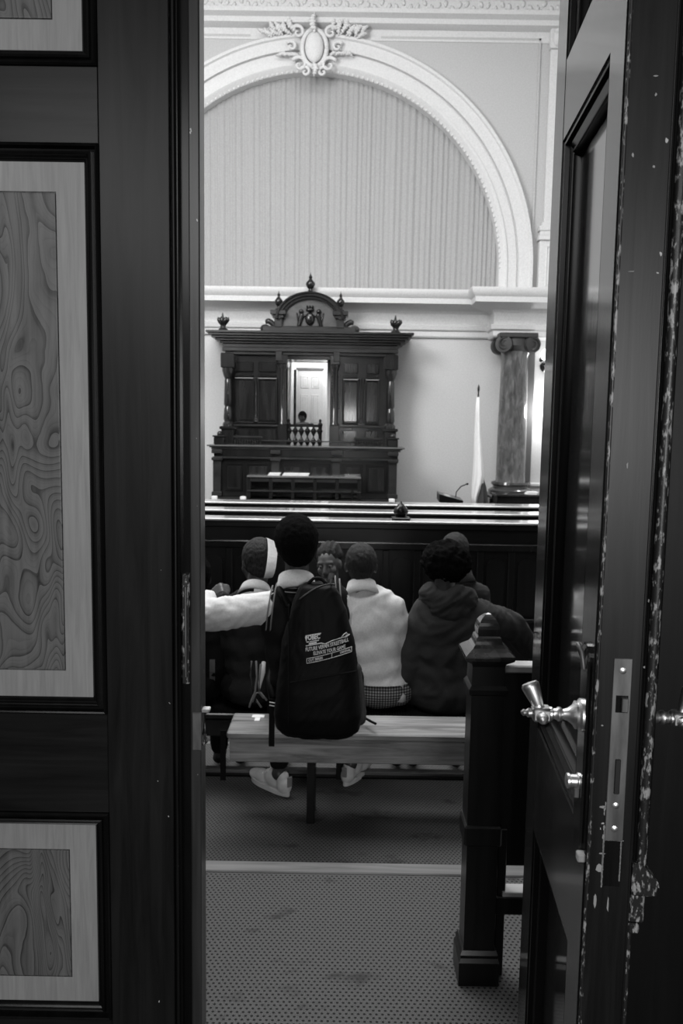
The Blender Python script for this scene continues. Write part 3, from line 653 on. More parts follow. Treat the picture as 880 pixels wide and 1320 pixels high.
# carved relief: shield between two supporters under a crown, only a few pixels wide
bm = BM(); zc2 = cz(411); y_ = CY_ - .0
ell(bm, (c0, y_, zc2), (.09, .05, .12)); ell(bm, (c0, y_, zc2 + .16), (.08, .05, .04)); 
for k in (-1, 0, 1): ell(bm, (c0 + k * .05, y_, zc2 + .21), (.02, .03, .035), None, 1)
for s in (-1, 1):
    caps(bm, (c0 + s * .2, y_, zc2 - .12), (c0 + s * .15, y_, zc2 + .06), .035, .045); ell(bm, (c0 + s * .16, y_, zc2 + .13), (.045, .04, .045)); caps(bm, (c0 + s * .15, y_, zc2 + .03), (c0 + s * .08, y_, zc2 + .06), .022, .018); caps(bm, (c0 + s * .2, y_, zc2 - .1), (c0 + s * .24, y_, zc2 + .1), .015, .012)
box(bm, c0 - .24, c0 + .24, y_ - .03, y_ + .03, zc2 - .17, zc2 - .13, .01)
fin('carved_relief', bm, COURTW, can, smooth=.8)

# judge's bench in front
BY = 14.4
def bx(px): return PX(px, BY, 610)
def bz(py): return PZ(py, BY, 398)
dais = fin('dais', box(BM(), bx(274), bx(511), BY - .75, WY - .02, -.64, .28, .02), COURTM); tag(dais, 'low brown wooden platform carrying the bench at the back wall', 'platform')
ben = thing('judge_bench', (bx(397), BY, ZB - .01), 'long dark panelled bench front with small balustrades below the canopy', 'bench')
fin('body', box(BM(), bx(277), bx(511), BY, BY + .5, ZB - .01, bz(590), .01), COURTW, ben)
fin('frieze', box(BM(), bx(276), bx(512), BY - .03, BY + .5, bz(590), bz(580), .008), COURTW, ben)
fin('ledge', box(BM(), bx(275), bx(513), BY - .07, BY - .0, bz(592.5), bz(590), .006), COURTM, ben)
fin('desk_top', steps_box(BM(), bx(274), bx(514), BY, [bz(581), bz(578.5), bz(577), bz(575)], (.02, .05, .09), BY + .6), wood('court_top_wood', .08, .16, .25, scale=(2, 14, 14), coat=.4), ben)
for px in (280, 355, 433, 506):
    bm = BM(); box(bm, bx(px) - .07, bx(px) + .07, BY - .05, BY, ZB, bz(592), .008); box(bm, bx(px) - .09, bx(px) + .09, BY - .09, BY, bz(586), bz(581), .01); box(bm, bx(px) - .09, bx(px) + .09, BY - .09, BY, bz(595), bz(591), .01); box(bm, bx(px) - .09, bx(px) + .09, BY - .08, BY, ZB, ZB + .08, .01)
    fin('pilaster', bm, COURTM, ben)
for a, b in ((290, 313), (318, 347), (363, 392), (397, 425), (441, 467), (472, 498)):
    fin('panel', box(BM(), bx(a) + .03, bx(b) - .03, BY - .02, BY + .01, bz(631), bz(602), .01), PANELC, ben)
    fin('panel_moulding', frame(BM(), bx(a), bx(b), bz(634), bz(598), [(0, 0), (.01, .02), (.025, .02), (.035, -.005)], BY), COURTW, ben)
for a, b in ((300, 337), (455, 492)):
    fin('gallery_rail', box(BM(), bx(a), bx(b), BY + .05, BY + .1, bz(565.5), bz(563.5), .005), COURTM, ben)
    for i in range(11):
        x = bx(a) + .03 + (bx(b) - bx(a) - .06) * i / 10; h = bz(565.5) - bz(575)
        fin('baluster', lathe(BM(), [(.016, 0), (.01, h * .2), (.018, h * .45), (.009, h * .8), (.014, h)], (x, BY + .075, bz(575)), 8), COURTW, ben, smooth=1)
fin('gallery_rail', box(BM(), bx(300), bx(492), BY + .12, BY + .16, bz(570), bz(568.5), .004), COURTM, ben)
for a, b in ((275, 288), (499, 512)):
    bm = BM(); box(bm, bx(a), bx(b), BY + .02, BY + .35, bz(575), bz(565), .01); box(bm, bx(a) - .02, bx(b) + .02, BY, BY + .37, bz(565), bz(563), .008); ell(bm, ((bx(a) + bx(b)) / 2, BY + .15, bz(561)), .05)
    fin('end_block', bm, COURTW, ben, smooth=.7)
# clerk's table before it
TYq = 14.0
def tx(px): return PX(px, TYq, 620)
def tz(py): return PZ(py, TYq, 398)
tb = thing('clerk_table', (tx(391), TYq + .2, .28), 'low long table with open bays directly in front of the bench', 'table')
fin('table_top', box(BM(), tx(318), tx(465), TYq, TYq + .35, tz(616.5), tz(614), .005), wood('table_top_wood', .10, .2, .25, scale=(2, 14, 14), coat=.4), tb)
fin('bottom_rail', box(BM(), tx(318), tx(465), TYq + .01, TYq + .34, tz(635), tz(633), .004), COURTM, tb)
fin('back_board', box(BM(), tx(320), tx(463), TYq + .28, TYq + .3, tz(634), tz(617), .004), COURTW, tb)
for i in range(6):
    x = tx(320) + (tx(463) - tx(320)) * i / 5; fin('bay_divider', box(BM(), x - .03, x + .03, TYq + .02, TYq + .3, .285, tz(617), .006), COURTW, tb)
for i in range(5):
    x = tx(320) + (tx(463) - tx(320)) * (i + .5) / 5; fin('bay_rail', box(BM(), x - .17, x + .17, TYq + .03, TYq + .05, tz(622), tz(617), .004), COURTM, tb)
for px, w_, lb in ((352, .10, 'left white paper stack on the low table by the bench'), (373, .13, 'wide white paper stack in the middle of the low table'), (390, .09, 'small grey paper pile right on the low table')):
    bm = BM()
    for k in range(3): box(bm, tx(px) - w_ + k * .01, tx(px) + w_ + k * .008, TYq + .06, TYq + .28, tz(614) + k * .014, tz(614) + k * .014 + .012, .002)
    tag(fin('paper_stack', bm, PAPER if px != 387 else plain('grey_paper', .3)), lb, 'papers', 'papers on the clerk table')
# small lights / fixtures at the ends of the platform
for px, lb in ((313, 'small white box on the platform left of the low table'), (276, 'small white box at the left platform corner'), (505, 'small white box at the right platform corner')):
    p = P(px, 640, BY - .6); tag(fin('socket_box', box(BM(), p.x - .05, p.x + .05, p.y, p.y + .06, .28, .34, .01), PAPER), lb, 'box', 'white boxes on the platform')
p = P(454, 640, BY - .6); tag(fin('microphone_stub', lathe(BM(), [(.03, 0), (.03, .01), (.012, .02), (.01, .12), (.03, .13), (.03, .17), (.01, .19)], (p.x, p.y, .28), 12), BLACKC, smooth=.7), 'short black stub standing at the platform front', 'fixture')

# throne with pierced back
ty = 15.07; tzb = PZ(547, ty, 391)
th = thing('judge_chair', (PX(391, ty), ty + .2, ZB), 'dark high backed chair with pierced lattice behind the bench', 'chair')
x0, x1 = PX(370, ty), PX(415, ty)
zlow = PZ(578, ty, 391)
bm = BM(); box(bm, x0, x1, ty, ty + .06, tzb - .05, tzb, .01); ell(bm, ((x0 + x1) / 2, ty + .03, tzb), (.18, .03, .04)); fin('crest_rail', bm, BLACKW, th, smooth=.6)
for x in (x0 + .03, x1 - .03): fin('back_post', lathe(BM(), [(.03, 0), (.035, .3), (.025, .6), (.035, tzb - ZB - .05), (.045, tzb - ZB), (.02, tzb - ZB + .04), (.03, tzb - ZB + .07), (.005, tzb - ZB + .1)], (x, ty + .03, ZB), 12), BLACKW, th, smooth=.7)
fin('arm_rail', box(BM(), x0, x1, ty, ty + .05, zlow, zlow + .05, .008), BLACKW, th)
fin('middle_rail', box(BM(), x0 + .03, x1 - .03, ty, ty + .04, PZ(570, ty, 391), PZ(568, ty, 391), .006), BLACKW, th)
fin('seat', box(BM(), x0, x1, ty + .03, ty + .5, .72, .80, .02), BLACKW, th)
for x in (x0 + .03, x1 - .03): fin('leg', box(BM(), x - .03, x + .03, ty + .42, ty + .48, ZB, .73, .006), BLACKW, th)
nb = 5; gw = (x1 - x0 - .08) / nb
for i in range(nb + 1):
    x = x0 + .04 + gw * i; z0, z1 = zlow + .04, tzb - .04; hm = (z0 + z1) / 2
    bm = BM(); lathe(bm, [(.012, 0), (.03, (z1 - z0) * .12), (.055, (z1 - z0) * .25), (.02, (z1 - z0) * .42), (.012, (z1 - z0) * .5), (.03, (z1 - z0) * .62), (.06, (z1 - z0) * .78), (.025, (z1 - z0) * .92), (.012, z1 - z0)], (x, ty + .03, z0), 8); fin('splat', bm, BLACKW, th, smooth=1)

# column, lower pilaster behind, plinth
KY = 15.5
kx = (PX(643.5, KY, 540) + PX(677, KY, 540)) / 2; r0 = (PX(679, KY, 600) - PX(642, KY, 600)) / 2; r1 = r0 * .9
zt, zs, zbs, zpl = PZ(431, KY, 663), PZ(454, KY, 663), PZ(624, KY, 660), PZ(636, KY, 660)
col = thing('marble_column', (kx, KY, PZ(648, KY, 660) - .25), 'dark veined marble column with scrolled capital right of the canopy', 'column')
H_ = zs - zbs
fin('shaft', lathe(BM(), [(r0 * 1.08, 0), (r0 * 1.02, .05), (r0, .15), (r0, H_ * .35), (r0 * .95, H_ * .7), (r1, H_ - .08), (r1 * 1.07, H_ - .03), (r1 * 1.07, H_)], (kx, KY, zbs), 40), MARBLE, col, smooth=1)
fin('base', lathe(BM(), [(r0 * 1.45, 0), (r0 * 1.5, .03), (r0 * 1.5, .07), (r0 * 1.35, .10), (r0 * 1.2, .12), (r0 * 1.2, .15), (r0 * 1.32, .18), (r0 * 1.28, .22), (r0 * 1.1, zbs - zpl + .02)], (kx, KY, zpl), 40), plain('polished_dark_stone', .06, .12, .6), col, smooth=.6)
bm = BM(); e = r0 * 1.5; box(bm, kx - e, kx + e, KY - e, KY + e, PZ(640, KY, 660), zpl, .01); box(bm, kx - e - .05, kx + e + .05, KY - e - .05, KY + .45, PZ(660, KY, 660) - .8, PZ(640, KY, 660), .01)
fin('plinth', bm, BLACKW, col)
CAPM = plain('dark_capital_stone', .04, .5, .4)
bm = BM(); box(bm, kx - r0 * 1.3, kx + r0 * 1.3, KY - r0 * 1.25, KY + r0 * 1.2, zt - .09, zt, .015); fin('abacus', bm, CAPM, col)
fin('echinus', lathe(BM(), [(r1 * 1.05, 0), (r1 * 1.3, .1), (r1 * 1.25, zt - zs - .09)], (kx, KY, zs), 32), CAPM, col, smooth=.6)
for sx in (-1, 1):
    for sy in (-1, 1):
        c = Vector((kx + sx * r0 * .95, KY + sy * r0 * .95, (zt + zs) / 2 - .04)); bm = BM()
        lathe(bm, [(.02, -.06), (.15, -.05), (.16, 0), (.15, .05), (.02, .06)], c, 20, (sx * .35, sy, 0))
        tube(bm, [c + Vector((math.cos(t) * .13 * (1 - t / 14), sy * .055, math.sin(t) * .13 * (1 - t / 14))) for t in [i * .45 for i in range(26)]], .02, 6); fin('volute', bm, CAPM, col, smooth=1)
pw0, pw1 = PX(664, WY - .1, 540), PX(685, WY - .1, 540)
root = thing('wall_pilaster', ((pw0 + pw1) / 2, WY - .1, -.64), 'grey flat pilaster on the wall behind the marble column', 'pilaster')
PG = plain('grey_marble', .12, .4, .4)
fin('shaft', box(BM(), pw0 - .3, pw1, WY - .2, WY - .0, -.64, PZ(452, WY - .1, 680), .01), PG, root)
fin('capital', box(BM(), pw0 - .3, pw1 + .05, WY - .26, WY - .0, PZ(452, WY - .1, 680), PZ(433, WY - .1, 680), .02), CAPM, root)
fin('dado_rail', box(BM(), pw1 + .01, XR, WY - .12, WY, PZ(627, WY, 690), PZ(622, WY, 690), .02), PLASTER, kind='structure') .name = 'trim_13'
fin('dado', box(BM(), pw1 + .01, XR, WY - .06, WY, -.64, PZ(627, WY, 690), .01), PLASTER, kind='structure').name = 'trim_14'
# dark desk or press to the right under the column, with papers
q0, q1 = PX(640, 14.2, 645), PX(720, 14.2, 645); zt_ = PZ(637.5, 14.2, 680)
root = thing('side_desk', ((q0 + q1) / 2, 14.35, -.64), 'black desk in front of the marble column', 'desk')
fin('desk_top', box(BM(), q0 - .03, q1, 14.1, 14.6, zt_ - .04, zt_, .01), COURTW, root); fin('body', box(BM(), q0, q1 - .03, 14.15, 14.55, -.64, zt_ - .04, .01), BLACKW, root)
p = P(685, 641, 14.2); bm = BM()
for k in range(3): box(bm, p.x - .09 + .02 * k, p.x + .09 + .015 * k, 14.2, 14.4, zt_ + .015 * k, zt_ + .013 + .015 * k, .002)
tag(fin('paper_stack', bm, PAPER), 'white papers lying on the black desk by the column', 'papers')
# sconce
sp = P(706, 472, WY - .2)
root = thing('wall_lamp', (sp.x, WY, sp.z), 'ornate dark wall sconce glowing right of the marble column', 'lamp')
bm = BM(); lathe(bm, [(.10, 0), (.11, .02), (.06, .05), (.03, .07)], (sp.x, WY, sp.z), 16, (0, -1, 0)); tube(bm, [(sp.x, WY - .05, sp.z), (sp.x - .02, WY - .2, sp.z - .1), (sp.x - .03, WY - .3, sp.z - .02), (sp.x - .03, WY - .3, sp.z + .1)], .02, 8)
for k in range(5): ell(bm, (sp.x - .12 * math.cos(k * .9), WY - .15 - .1 * math.sin(k * .9), sp.z + .12 - .08 * k), (.05, .04, .05), None, 1)
fin('bracket', bm, COURTW, root, smooth=.8)
fin('shade', lathe(BM(), [(.03, 0), (.10, .02), (.13, .08), (.12, .16), (.08, .2)], (sp.x - .03, WY - .3, sp.z + .1), 20), LAMPG, root, smooth=1)
light('sconce_light', 'POINT', (sp.x + .02, WY - .45, PZ(530, WY - .4, 700)), 42, rad=.12)

# flag on its pole
fy = 14.9; ft = P(616.5, 505, fy); fb_ = P(611, 660, fy)
root = thing('flag', (fb_.x, fy, -.3), 'furled white flag hanging on a pole before the wall', 'flag')
fin('pole', tube(BM(), [(fb_.x + .02, fy, -.3), ft], .014, 8), COURTW, root, smooth=1); fin('finial', lathe(BM(), [(.014, 0), (.022, .03), (.02, .08), (.004, .13)], ft, 10), COURTW, root, smooth=1)
def furled(zs, seed, m, nm, oy=0.0):
    bm = BM(); rows = []
    for px_l, px_r, py in zs:
        a, b = P(px_l, py, fy), P(px_r, py, fy); c = (a + b) / 2; wd = (b.x - a.x) / 2; ring = []
        for k in range(36):
            t = 2 * PI * k / 36; rr = 1 + .22 * math.sin(5 * t + seed + py * .012); ring.append(bm.verts.new((c.x + wd * rr * math.cos(t) * .85, fy + oy + wd * rr * math.sin(t) * .8, c.z)))
        rows.append(ring)
    for a, b in zip(rows, rows[1:]):
        for k in range(36): bm.faces.new((a[k], a[(k + 1) % 36], b[(k + 1) % 36], b[k]))
    bm.faces.new(rows[0]); bm.faces.new(rows[-1][::-1]); return fin(nm, bm, m, root, smooth=4)
furled([(614, 618, 512), (612.5, 618.5, 530), (611, 619.5, 560), (610, 622, 590), (608.5, 624, 612), (607.5, 623, 622), (607, 616, 640), (608, 614, 655)], 0, FLAGW, 'cloth')
furled([(615, 624, 618), (614, 627, 628), (613, 629, 645), (613, 630, 660)], 1, FLAGD, 'dark_cloth_fold', .05)
# reading desk with a gooseneck microphone
ry_ = 12.5; a, b = P(566, 641, ry_), P(597, 641, ry_); rzt = P(580, 643, ry_).z
root = thing('reading_desk', ((a.x + b.x) / 2, ry_ + .15, -.64), 'small black sloping reading desk left of the flag', 'desk')
bm = BM(); v = [bm.verts.new(p) for p in ((a.x, ry_, P(566, 637, ry_).z), (b.x, ry_, P(597, 645.5, ry_).z), (b.x, ry_ + .35, P(597, 645.5, ry_).z + .02), (a.x, ry_ + .35, P(566, 637, ry_).z + .02))]; v2 = [bm.verts.new(q_.co - Vector((0, 0, .12))) for q_ in v]; bm.faces.new(v); bm.faces.new(v2[::-1])
for i in range(4): bm.faces.new((v[i], v2[i], v2[(i + 1) % 4], v[(i + 1) % 4]))
fin('desk_top', bm, BLACKW, root); fin('body', box(BM(), a.x + .04, b.x - .04, ry_ + .03, ry_ + .3, -.64, rzt - .09, .01), BLACKW, root)
bm = BM(); v = [bm.verts.new(p_ + Vector((0, ry_ * 0, .012))) for p_ in (P(573, 640, ry_), P(581, 642, ry_), P(581, 642, ry_) + Vector((0, .2, .02)), P(573, 640, ry_) + Vector((0, .2, .02)))]; bm.faces.new(v); fin('desk_strip', bm, CAP, root)
m0 = P(587, 641.0, ry_ + .1); m1 = P(588, 634, ry_ + .1); m2 = P(594, 627, ry_ + .1); m3 = P(602, 624, ry_ + .1)
root = thing('microphone', m0, 'thin gooseneck microphone bending over the small reading desk', 'microphone'); fin('gooseneck', tube(BM(), [m0, m1, m2, m3], .008, 8), BLACKC, root, smooth=1); fin('microphone_head', ell(BM(), m3, (.022, .018, .016)), BLACKC, root, smooth=4)

# ------------------------------------------------------------------ rails of the well and dock
def pewrow(Yf, py, name, label, x0=-3.2, x1=3.2, depth=.22, panels=False):
    zt = PZ(py, Yf, 440); root = thing(name, (0, Yf + .1, -.64), label, 'barrier')
    fin('rail_cap', box(BM(), x0, x1, Yf - .02, Yf + depth, zt - .022, zt, .007), CAP, root); fin('rail_moulding', box(BM(), x0, x1, Yf, Yf + depth - .03, zt - .07, zt - .022, .008), PEW, root)
    fin('board', box(BM(), x0, x1, Yf + .03, Yf + .09, -.64, zt - .07), PEW, root); return root, zt
r1_, z1_ = pewrow(6.2, 670, 'dock_barrier', 'nearest long black panelled barrier with polished rail before the pupils', depth=.17)
r2_, z2_ = pewrow(7.1, 659, 'pew_back', 'middle black pew back with polished rail beyond the panelled barrier')
r3_, z3_ = pewrow(8.0, 649, 'pew_back', 'farthest black pew back with polished rail below the bench platform', depth=.25)
def arched(bm, x0, x1, z0, z1, y0, y1):
    n = 12; r = (x1 - x0) / 2; c = (x0 + x1) / 2; o = [(x0, z0)] + [(c - r * math.cos(PI * k / n), z1 - r + r * math.sin(PI * k / n)) for k in range(n + 1)] + [(x1, z0)]
    A = [bm.verts.new((x, y0, z)) for x, z in o]; B = [bm.verts.new((x, y1, z)) for x, z in o]; bm.faces.new(A); bm.faces.new(B[::-1])
    for i in range(len(o)): bm.faces.new((A[i], B[i], B[(i + 1) % len(o)], A[(i + 1) % len(o)]))
    return bm
wpx = .155; PP = wood('pew_panel_wood', .004, .012, .35)
x = PX(667, 6.2, 750)
while x > -2.2:
    if x < 1.6:
        fin('arched_panel', arched(BM(), x, x + .14, PZ(790, 6.2), PZ(717, 6.2), 6.212, 6.24), PP, r1_); fin('muntin', box(BM(), x + .165, x + .215, 6.205, 6.24, PZ(792, 6.2), PZ(708, 6.2), .006), PEW, r1_)
    x -= .24
for a, b in ((708, 698), (800, 794)): fin('panel_rail', box(BM(), -3.2, 3.2, 6.195, 6.24, PZ(a, 6.2), PZ(b, 6.2), .008), COURTW, r1_)
kp_ = P(517, 668, 6.22)
root = thing('rail_finial', (kp_.x, 6.28, z1_), 'small black onion shaped finial standing on the nearest polished rail', 'finial')
fin('knob', lathe(BM(), [(.05, 0), (.06, .01), (.06, .02), (.04, .03), (.05, .045), (.058, .06), (.05, .085), (.03, .11), (.012, .125), (.004, .14)], (kp_.x, 6.28, z1_), 20), BLACKW, root, smooth=.8)
fin('base_block', box(BM(), kp_.x - .07, kp_.x + .07, 6.21, 6.35, z1_, z1_ + .02, .006), BLACKW, root)

# ------------------------------------------------------------------ benches
def bench(name, label, x0, x1, yf, yb, zt, zf, zap, legs, m=BENCHW):
    root = thing(name, ((x0 + x1) / 2, (yf + yb) / 2, zf), label, 'bench', None)
    fin('seat', box(BM(), x0, x1, yf, yb, zt - .03, zt, .006), m, root)
    fin('apron', box(BM(), x0 + .01, x1, yf + .012, yf + .035, zap, zt - .034, .004), m, root)
    fin('apron', box(BM(), x0 + .01, x1, yb - .035, yb - .012, zap, zt - .034, .004), m, root)
    for lx in legs:
        fin('leg', box(BM(), lx - .018, lx + .018, yf + .036, yf + .085, zf, zt - .03, .004), m if 0 else COURTW, root); fin('leg', box(BM(), lx - .018, lx + .018, yb - .085, yb - .036, zf, zt - .03, .004), COURTW, root)
        fin('stretcher', box(BM(), lx - .012, lx + .012, yf + .085, yb - .085, zf + .12, zf + .16, .003), COURTW, root)
    return root
pf = PF(400, 1062, FZ[1]); BF = pf.y - .04
bzt = PZ(946.5, BF, 445); bb = PF(520, 927, bzt).y
bench('bench', 'pale worn wooden bench the backpack boy sits on', PX(292, BF, 960), 1.2, BF, max(bb, BF + .24), bzt, FZ[1], PZ(986, BF, 445), (pf.x, 1.1))
b2f = max(bb, BF + .24) + .22; z2t = PZ(924, b2f, 520)
bench('bench', 'dark polished second bench under the white shirted pupil', -1.6, 1.4, b2f, b2f + .26, z2t, FZ[2], z2t - .12, (-1.2, 0, 1.1), COURTW)
b3f = 4.98; z3t = FZ[3] + .45
bench('bench', 'dark third bench hidden behind the seated pupils', -1.6, 1.5, b3f, b3f + .28, z3t, FZ[3], z3t - .12, (-1.2, 0, 1.1), COURTW)
print('BENCH', BF, bb, bzt, b2f, z2t, 'ppm', 1060 / BF)
ap = P(330, 926, BF + .1)
bm = BM(); k_ = PF(331, 930, bzt); box(bm, k_.x - .012, k_.x + .012, k_.y, k_.y + .06, bzt, bzt + .004, .001); box(bm, k_.x - .028, k_.x + .028, k_.y + .04, k_.y + .075, bzt, bzt + .005, .001)
tag(fin('paper_tag', bm, PAPER), 'small white tag lying at the left end of the pale bench', 'tag')

# ------------------------------------------------------------------ newel post and its rail
NW = thing('newel_post', (PF(614, 1262, 0).x, PF(600, 1272, 0).y + .06, 0), 'dark square newel post with faceted ogee finial between bench and door', 'post')
nx, ny = NW.location.x, NW.location.y; yf_ = ny - .06
def nz(py): return PZ(py, yf_, 618)
def sqp(prof): return lathe(BM(), prof, (nx, ny, 0), 4)
hw = (PX(644, yf_, 960) - PX(600, yf_, 960)) / 2
NWM = wood('newel_wood', .002, .009, .3, scale=(24, 24, 2), spec=.4)
fin('base', sqp([(hw * 1.22, 0), (hw * 1.22, nz(1243)), (hw * 1.12, nz(1238)), (hw * 1.14, nz(1234)), (hw * 1.02, nz(1229))]), NWM, NW)
fin('lower_shaft', sqp([(hw * .93, nz(1230)), (hw * .93, nz(1092))]), NWM, NW)
fin('collar', box(BM(), nx - hw * 1.12, nx + hw * 1.12, ny - hw * 1.12, ny + hw * 1.12, nz(1094), nz(1068), .005), NWM, NW)
fin('upper_shaft', sqp([(hw * .97, nz(1068)), (hw * .97, nz(898))]), NWM, NW)
fin('neck_moulding', sqp([(hw * 1.0, nz(899)), (hw * 1.12, nz(897)), (hw * 1.14, nz(891)), (hw * 1.05, nz(888)), (hw * .98, nz(886)), (hw * .95, nz(862)), (hw * 1.0, nz(858))]), NWM, NW)
GC = wood('newel_cap_wood', .01, .04, .16, coat=.6)
fin('cap', sqp([(hw * 1.0, nz(858)), (hw * 1.40, nz(852)), (hw * 1.45, nz(848)), (hw * 1.42, nz(846)), (hw * 1.2, nz(842)), (hw * .95, nz(838)), (hw * .82, nz(834)), (hw * .76, nz(830)), (hw * .72, nz(826)), (hw * .62, nz(824))]), GC, NW)
fin('finial', sqp([(hw * .56, nz(4 + 826)), (hw * .55, nz(4 + 823)), (hw * .62, nz(4 + 819.5)), (hw * .655, nz(4 + 815)), (hw * .65, nz(4 + 811)), (hw * .61, nz(4 + 807)), (hw * .54, nz(4 + 803)), (hw * .43, nz(4 + 799)), (hw * .30, nz(4 + 796)), (hw * .17, nz(4 + 793.5)), (hw * .02, nz(4 + 792))]), GC, NW)
gr = thing('gallery_partition', (nx + .6, ny + .02, 0), 'black panelled partition with polished top rail running right from the newel', 'partition')
ex = 1.6
fin('top_rail', box(BM(), nx + hw, ex, ny - .02, ny + .035, nz(873), nz(863), .004), CAP, gr)
fin('panel', box(BM(), nx + hw, ex, ny, ny + .02, PZ(1116, ny, 660), nz(873), .002), PEW, gr)
fin('bottom_rail', box(BM(), nx + hw, ex, ny - .02, ny + .04, PZ(1180, ny - .02, 660), PZ(1157, ny - .02, 660), .003), PEW, gr)
fin('lit_rail_top', box(BM(), nx + hw + .02, ex, ny - .02, ny + .03, PZ(1157, ny - .02, 660), PZ(1151, ny - .02, 660), .002), CAP, gr)  # pale strip standing in for the lit top surface of the bottom rail
fin('post', box(BM(), nx + hw + .005, nx + hw + .03, ny - .01, ny + .03, 0, nz(1080), .002), PEW, gr)

# ------------------------------------------------------------------ people
def V(*a): return Vector(a)
def rotm(yaw, pitch=0, roll=0): return Matrix.Rotation(yaw, 3, 'Z') @ Matrix.Rotation(pitch, 3, 'X') @ Matrix.Rotation(roll, 3, 'Y')
def head_shape(bm, c, R, s, face=True):
    def e(p, r, q=None, sub=2): ell(bm, c + R @ (V(*p) * s), tuple(x * s for x in r), R @ q if q else R, sub)
    def k(a, b, ra, rb): caps(bm, c + R @ (V(*a) * s), c + R @ (V(*b) * s), ra * s, rb * s)
    e((0, -.012, .03), (.074, .095, .088), None, 3); e((0, .03, -.035), (.058, .058, .068)); e((0, .055, -.075), (.026, .025, .022))
    for t in (-1, 1):
        e((t * .04, .052, -.02), (.028, .03, .03)); e((t * .077, -.008, -.002), (.011, .021, .032)); e((t * .081, -.014, .008), (.007, .016, .02)); k((t * .012, .078, .038), (t * .05, .068, .036), .011, .009)
        e((t * .011, .098, -.026), (.011, .011, .009))
    k((0, .084, .022), (0, .1, -.018), .0095, .014); e((0, .104, -.022), (.012, .01, .01)); k((-.02, .083, -.05), (.02, .083, -.05), .0085, .0085); k((-.017, .082, -.062), (.017, .082, -.062), .0095, .0095)
def hand(bm, w, d, up, curl=.5, s=1.0, left=True):
    """palm, four fingers of different length bent at the knuckles and a thumb from the side of the palm"""
    d = d.normalized(); up = (up - d * up.dot(d)).normalized(); sd = d.cross(up) * (1 if left else -1)
    for i in range(4):
        o = (i - 1.5) * .019 * s; k = w + d * .075 * s + sd * o; caps(bm, w + sd * o * .6, k, .016 * s, .0135 * s)
        ln = (.040, .045, .042, .032)[i] * s; a = curl * (1.0 + .12 * i); p1 = k + (d * math.cos(a) - up * math.sin(a)) * ln; a2 = a + curl * 1.2; p2 = p1 + (d * math.cos(a2) - up * math.sin(a2)) * ln * .65; a3 = a2 + curl * .7; p3 = p2 + (d * math.cos(a3) - up * math.sin(a3)) * ln * .45
        caps(bm, k, p1, .0095 * s, .009 * s); caps(bm, p1, p2, .009 * s, .008 * s); caps(bm, p2, p3, .008 * s, .007 * s)
    b = w + d * .02 * s - sd * .022 * s; t1 = b + (d * .6 - sd * .75 - up * .3).normalized() * .042 * s; t2 = t1 + (d * .9 - sd * .15 - up * .5).normalized() * .03 * s; caps(bm, b, t1, .014 * s, .011 * s); caps(bm, t1, t2, .011 * s, .0085 * s)
def torso(bm, pel, nk, sL, sR, k=1.0, g=0.0, top=True, low=True):
    up = nk - pel; H = up.length; u = up.normalized(); sd = (sR - sL); sd = (sd - u * sd.dot(u)).normalized(); fw = u.cross(sd); R = Matrix((sd, fw, u)).transposed()
    hw = (sR - sL).length / 2
    rows = [(0, .155, .12, .10), (.22, .142, .105, .12), (.45, .152, .108, .13), (.68, .162, .112, .13), (.84, .145, .095, .09)]
    for f, a, b, c in rows:
        if f < .1 and not low: continue
        ell(bm, pel + up * f + fw * .01, (a * k + g, b * k + g, c * k + g), R)
    if top:
        t = nk - u * .055
        for s_ in (sL, sR): caps(bm, s_, t, .058 * k + g, .056 * k + g)
        caps(bm, sL - u * .06, sR - u * .06, .062 * k + g, .062 * k + g)
    return R
def add_head_parts(root, hc, R, s, hair, skin_eyes):
    if hair:
        kind, m = hair; bm = BM()
        if kind == 'afro':
            ell(bm, hc + R @ (V(0, -.02, .055) * s), (.122 * s, .118 * s, .108 * s), R, 5)
            for v in bm.verts: p = v.co * 42; v.co += (v.co - hc).normalized() * (.013 * noise.noise(p) + .010 * noise.noise(v.co * 18) + .008 * noise.noise(v.co * 90))
        else:
            g = {'buzz': .006, 'short': .012, 'thick': .020, 'braid': .010}[kind]
            if kind == 'braid': hc = hc + R @ (V(0, -.026, .022) * s)
            ell(bm, hc + R @ (V(0, -.020, .036) * s), ((.076 + g) * s, (.094 + g) * s, (.088 + g) * s), R, 5); ell(bm, hc + R @ (V(0, -.045, -.01) * s), ((.062 + g * .7) * s, (.05 + g) * s, (.06 + g) * s), R, 4)
            bm = melt(bm, .006, 5)
            for v in bm.verts:
                q = R.transposed() @ (v.co - hc) / s
                v.co += (v.co - hc).normalized() * (.0035 * noise.noise(v.co * 60) + (.004 * math.sin(q.x * 190 + 6 * q.y) if kind == 'braid' else 0))
        hc = hc - R @ (V(0, -.026, .022) * s) if kind == 'braid' else hc
        h = fin('hair', bm, m, root, smooth=4)
    if skin_eyes:
        for t in (-1, 1):
            e = fin('eye', ell(BM(), hc + R @ (V(t * .032, .069, .015) * s), .0125 * s, None, 3), plain('eye_white', .16, .3) if 'eye_white' not in bpy.data.materials else bpy.data.materials['eye_white'], root, smooth=4)
            fin('iris', ell(BM(), hc + R @ (V(t * .032, .0775, .014) * s), .0058 * s, None, 2), BLACKC, e, smooth=4)
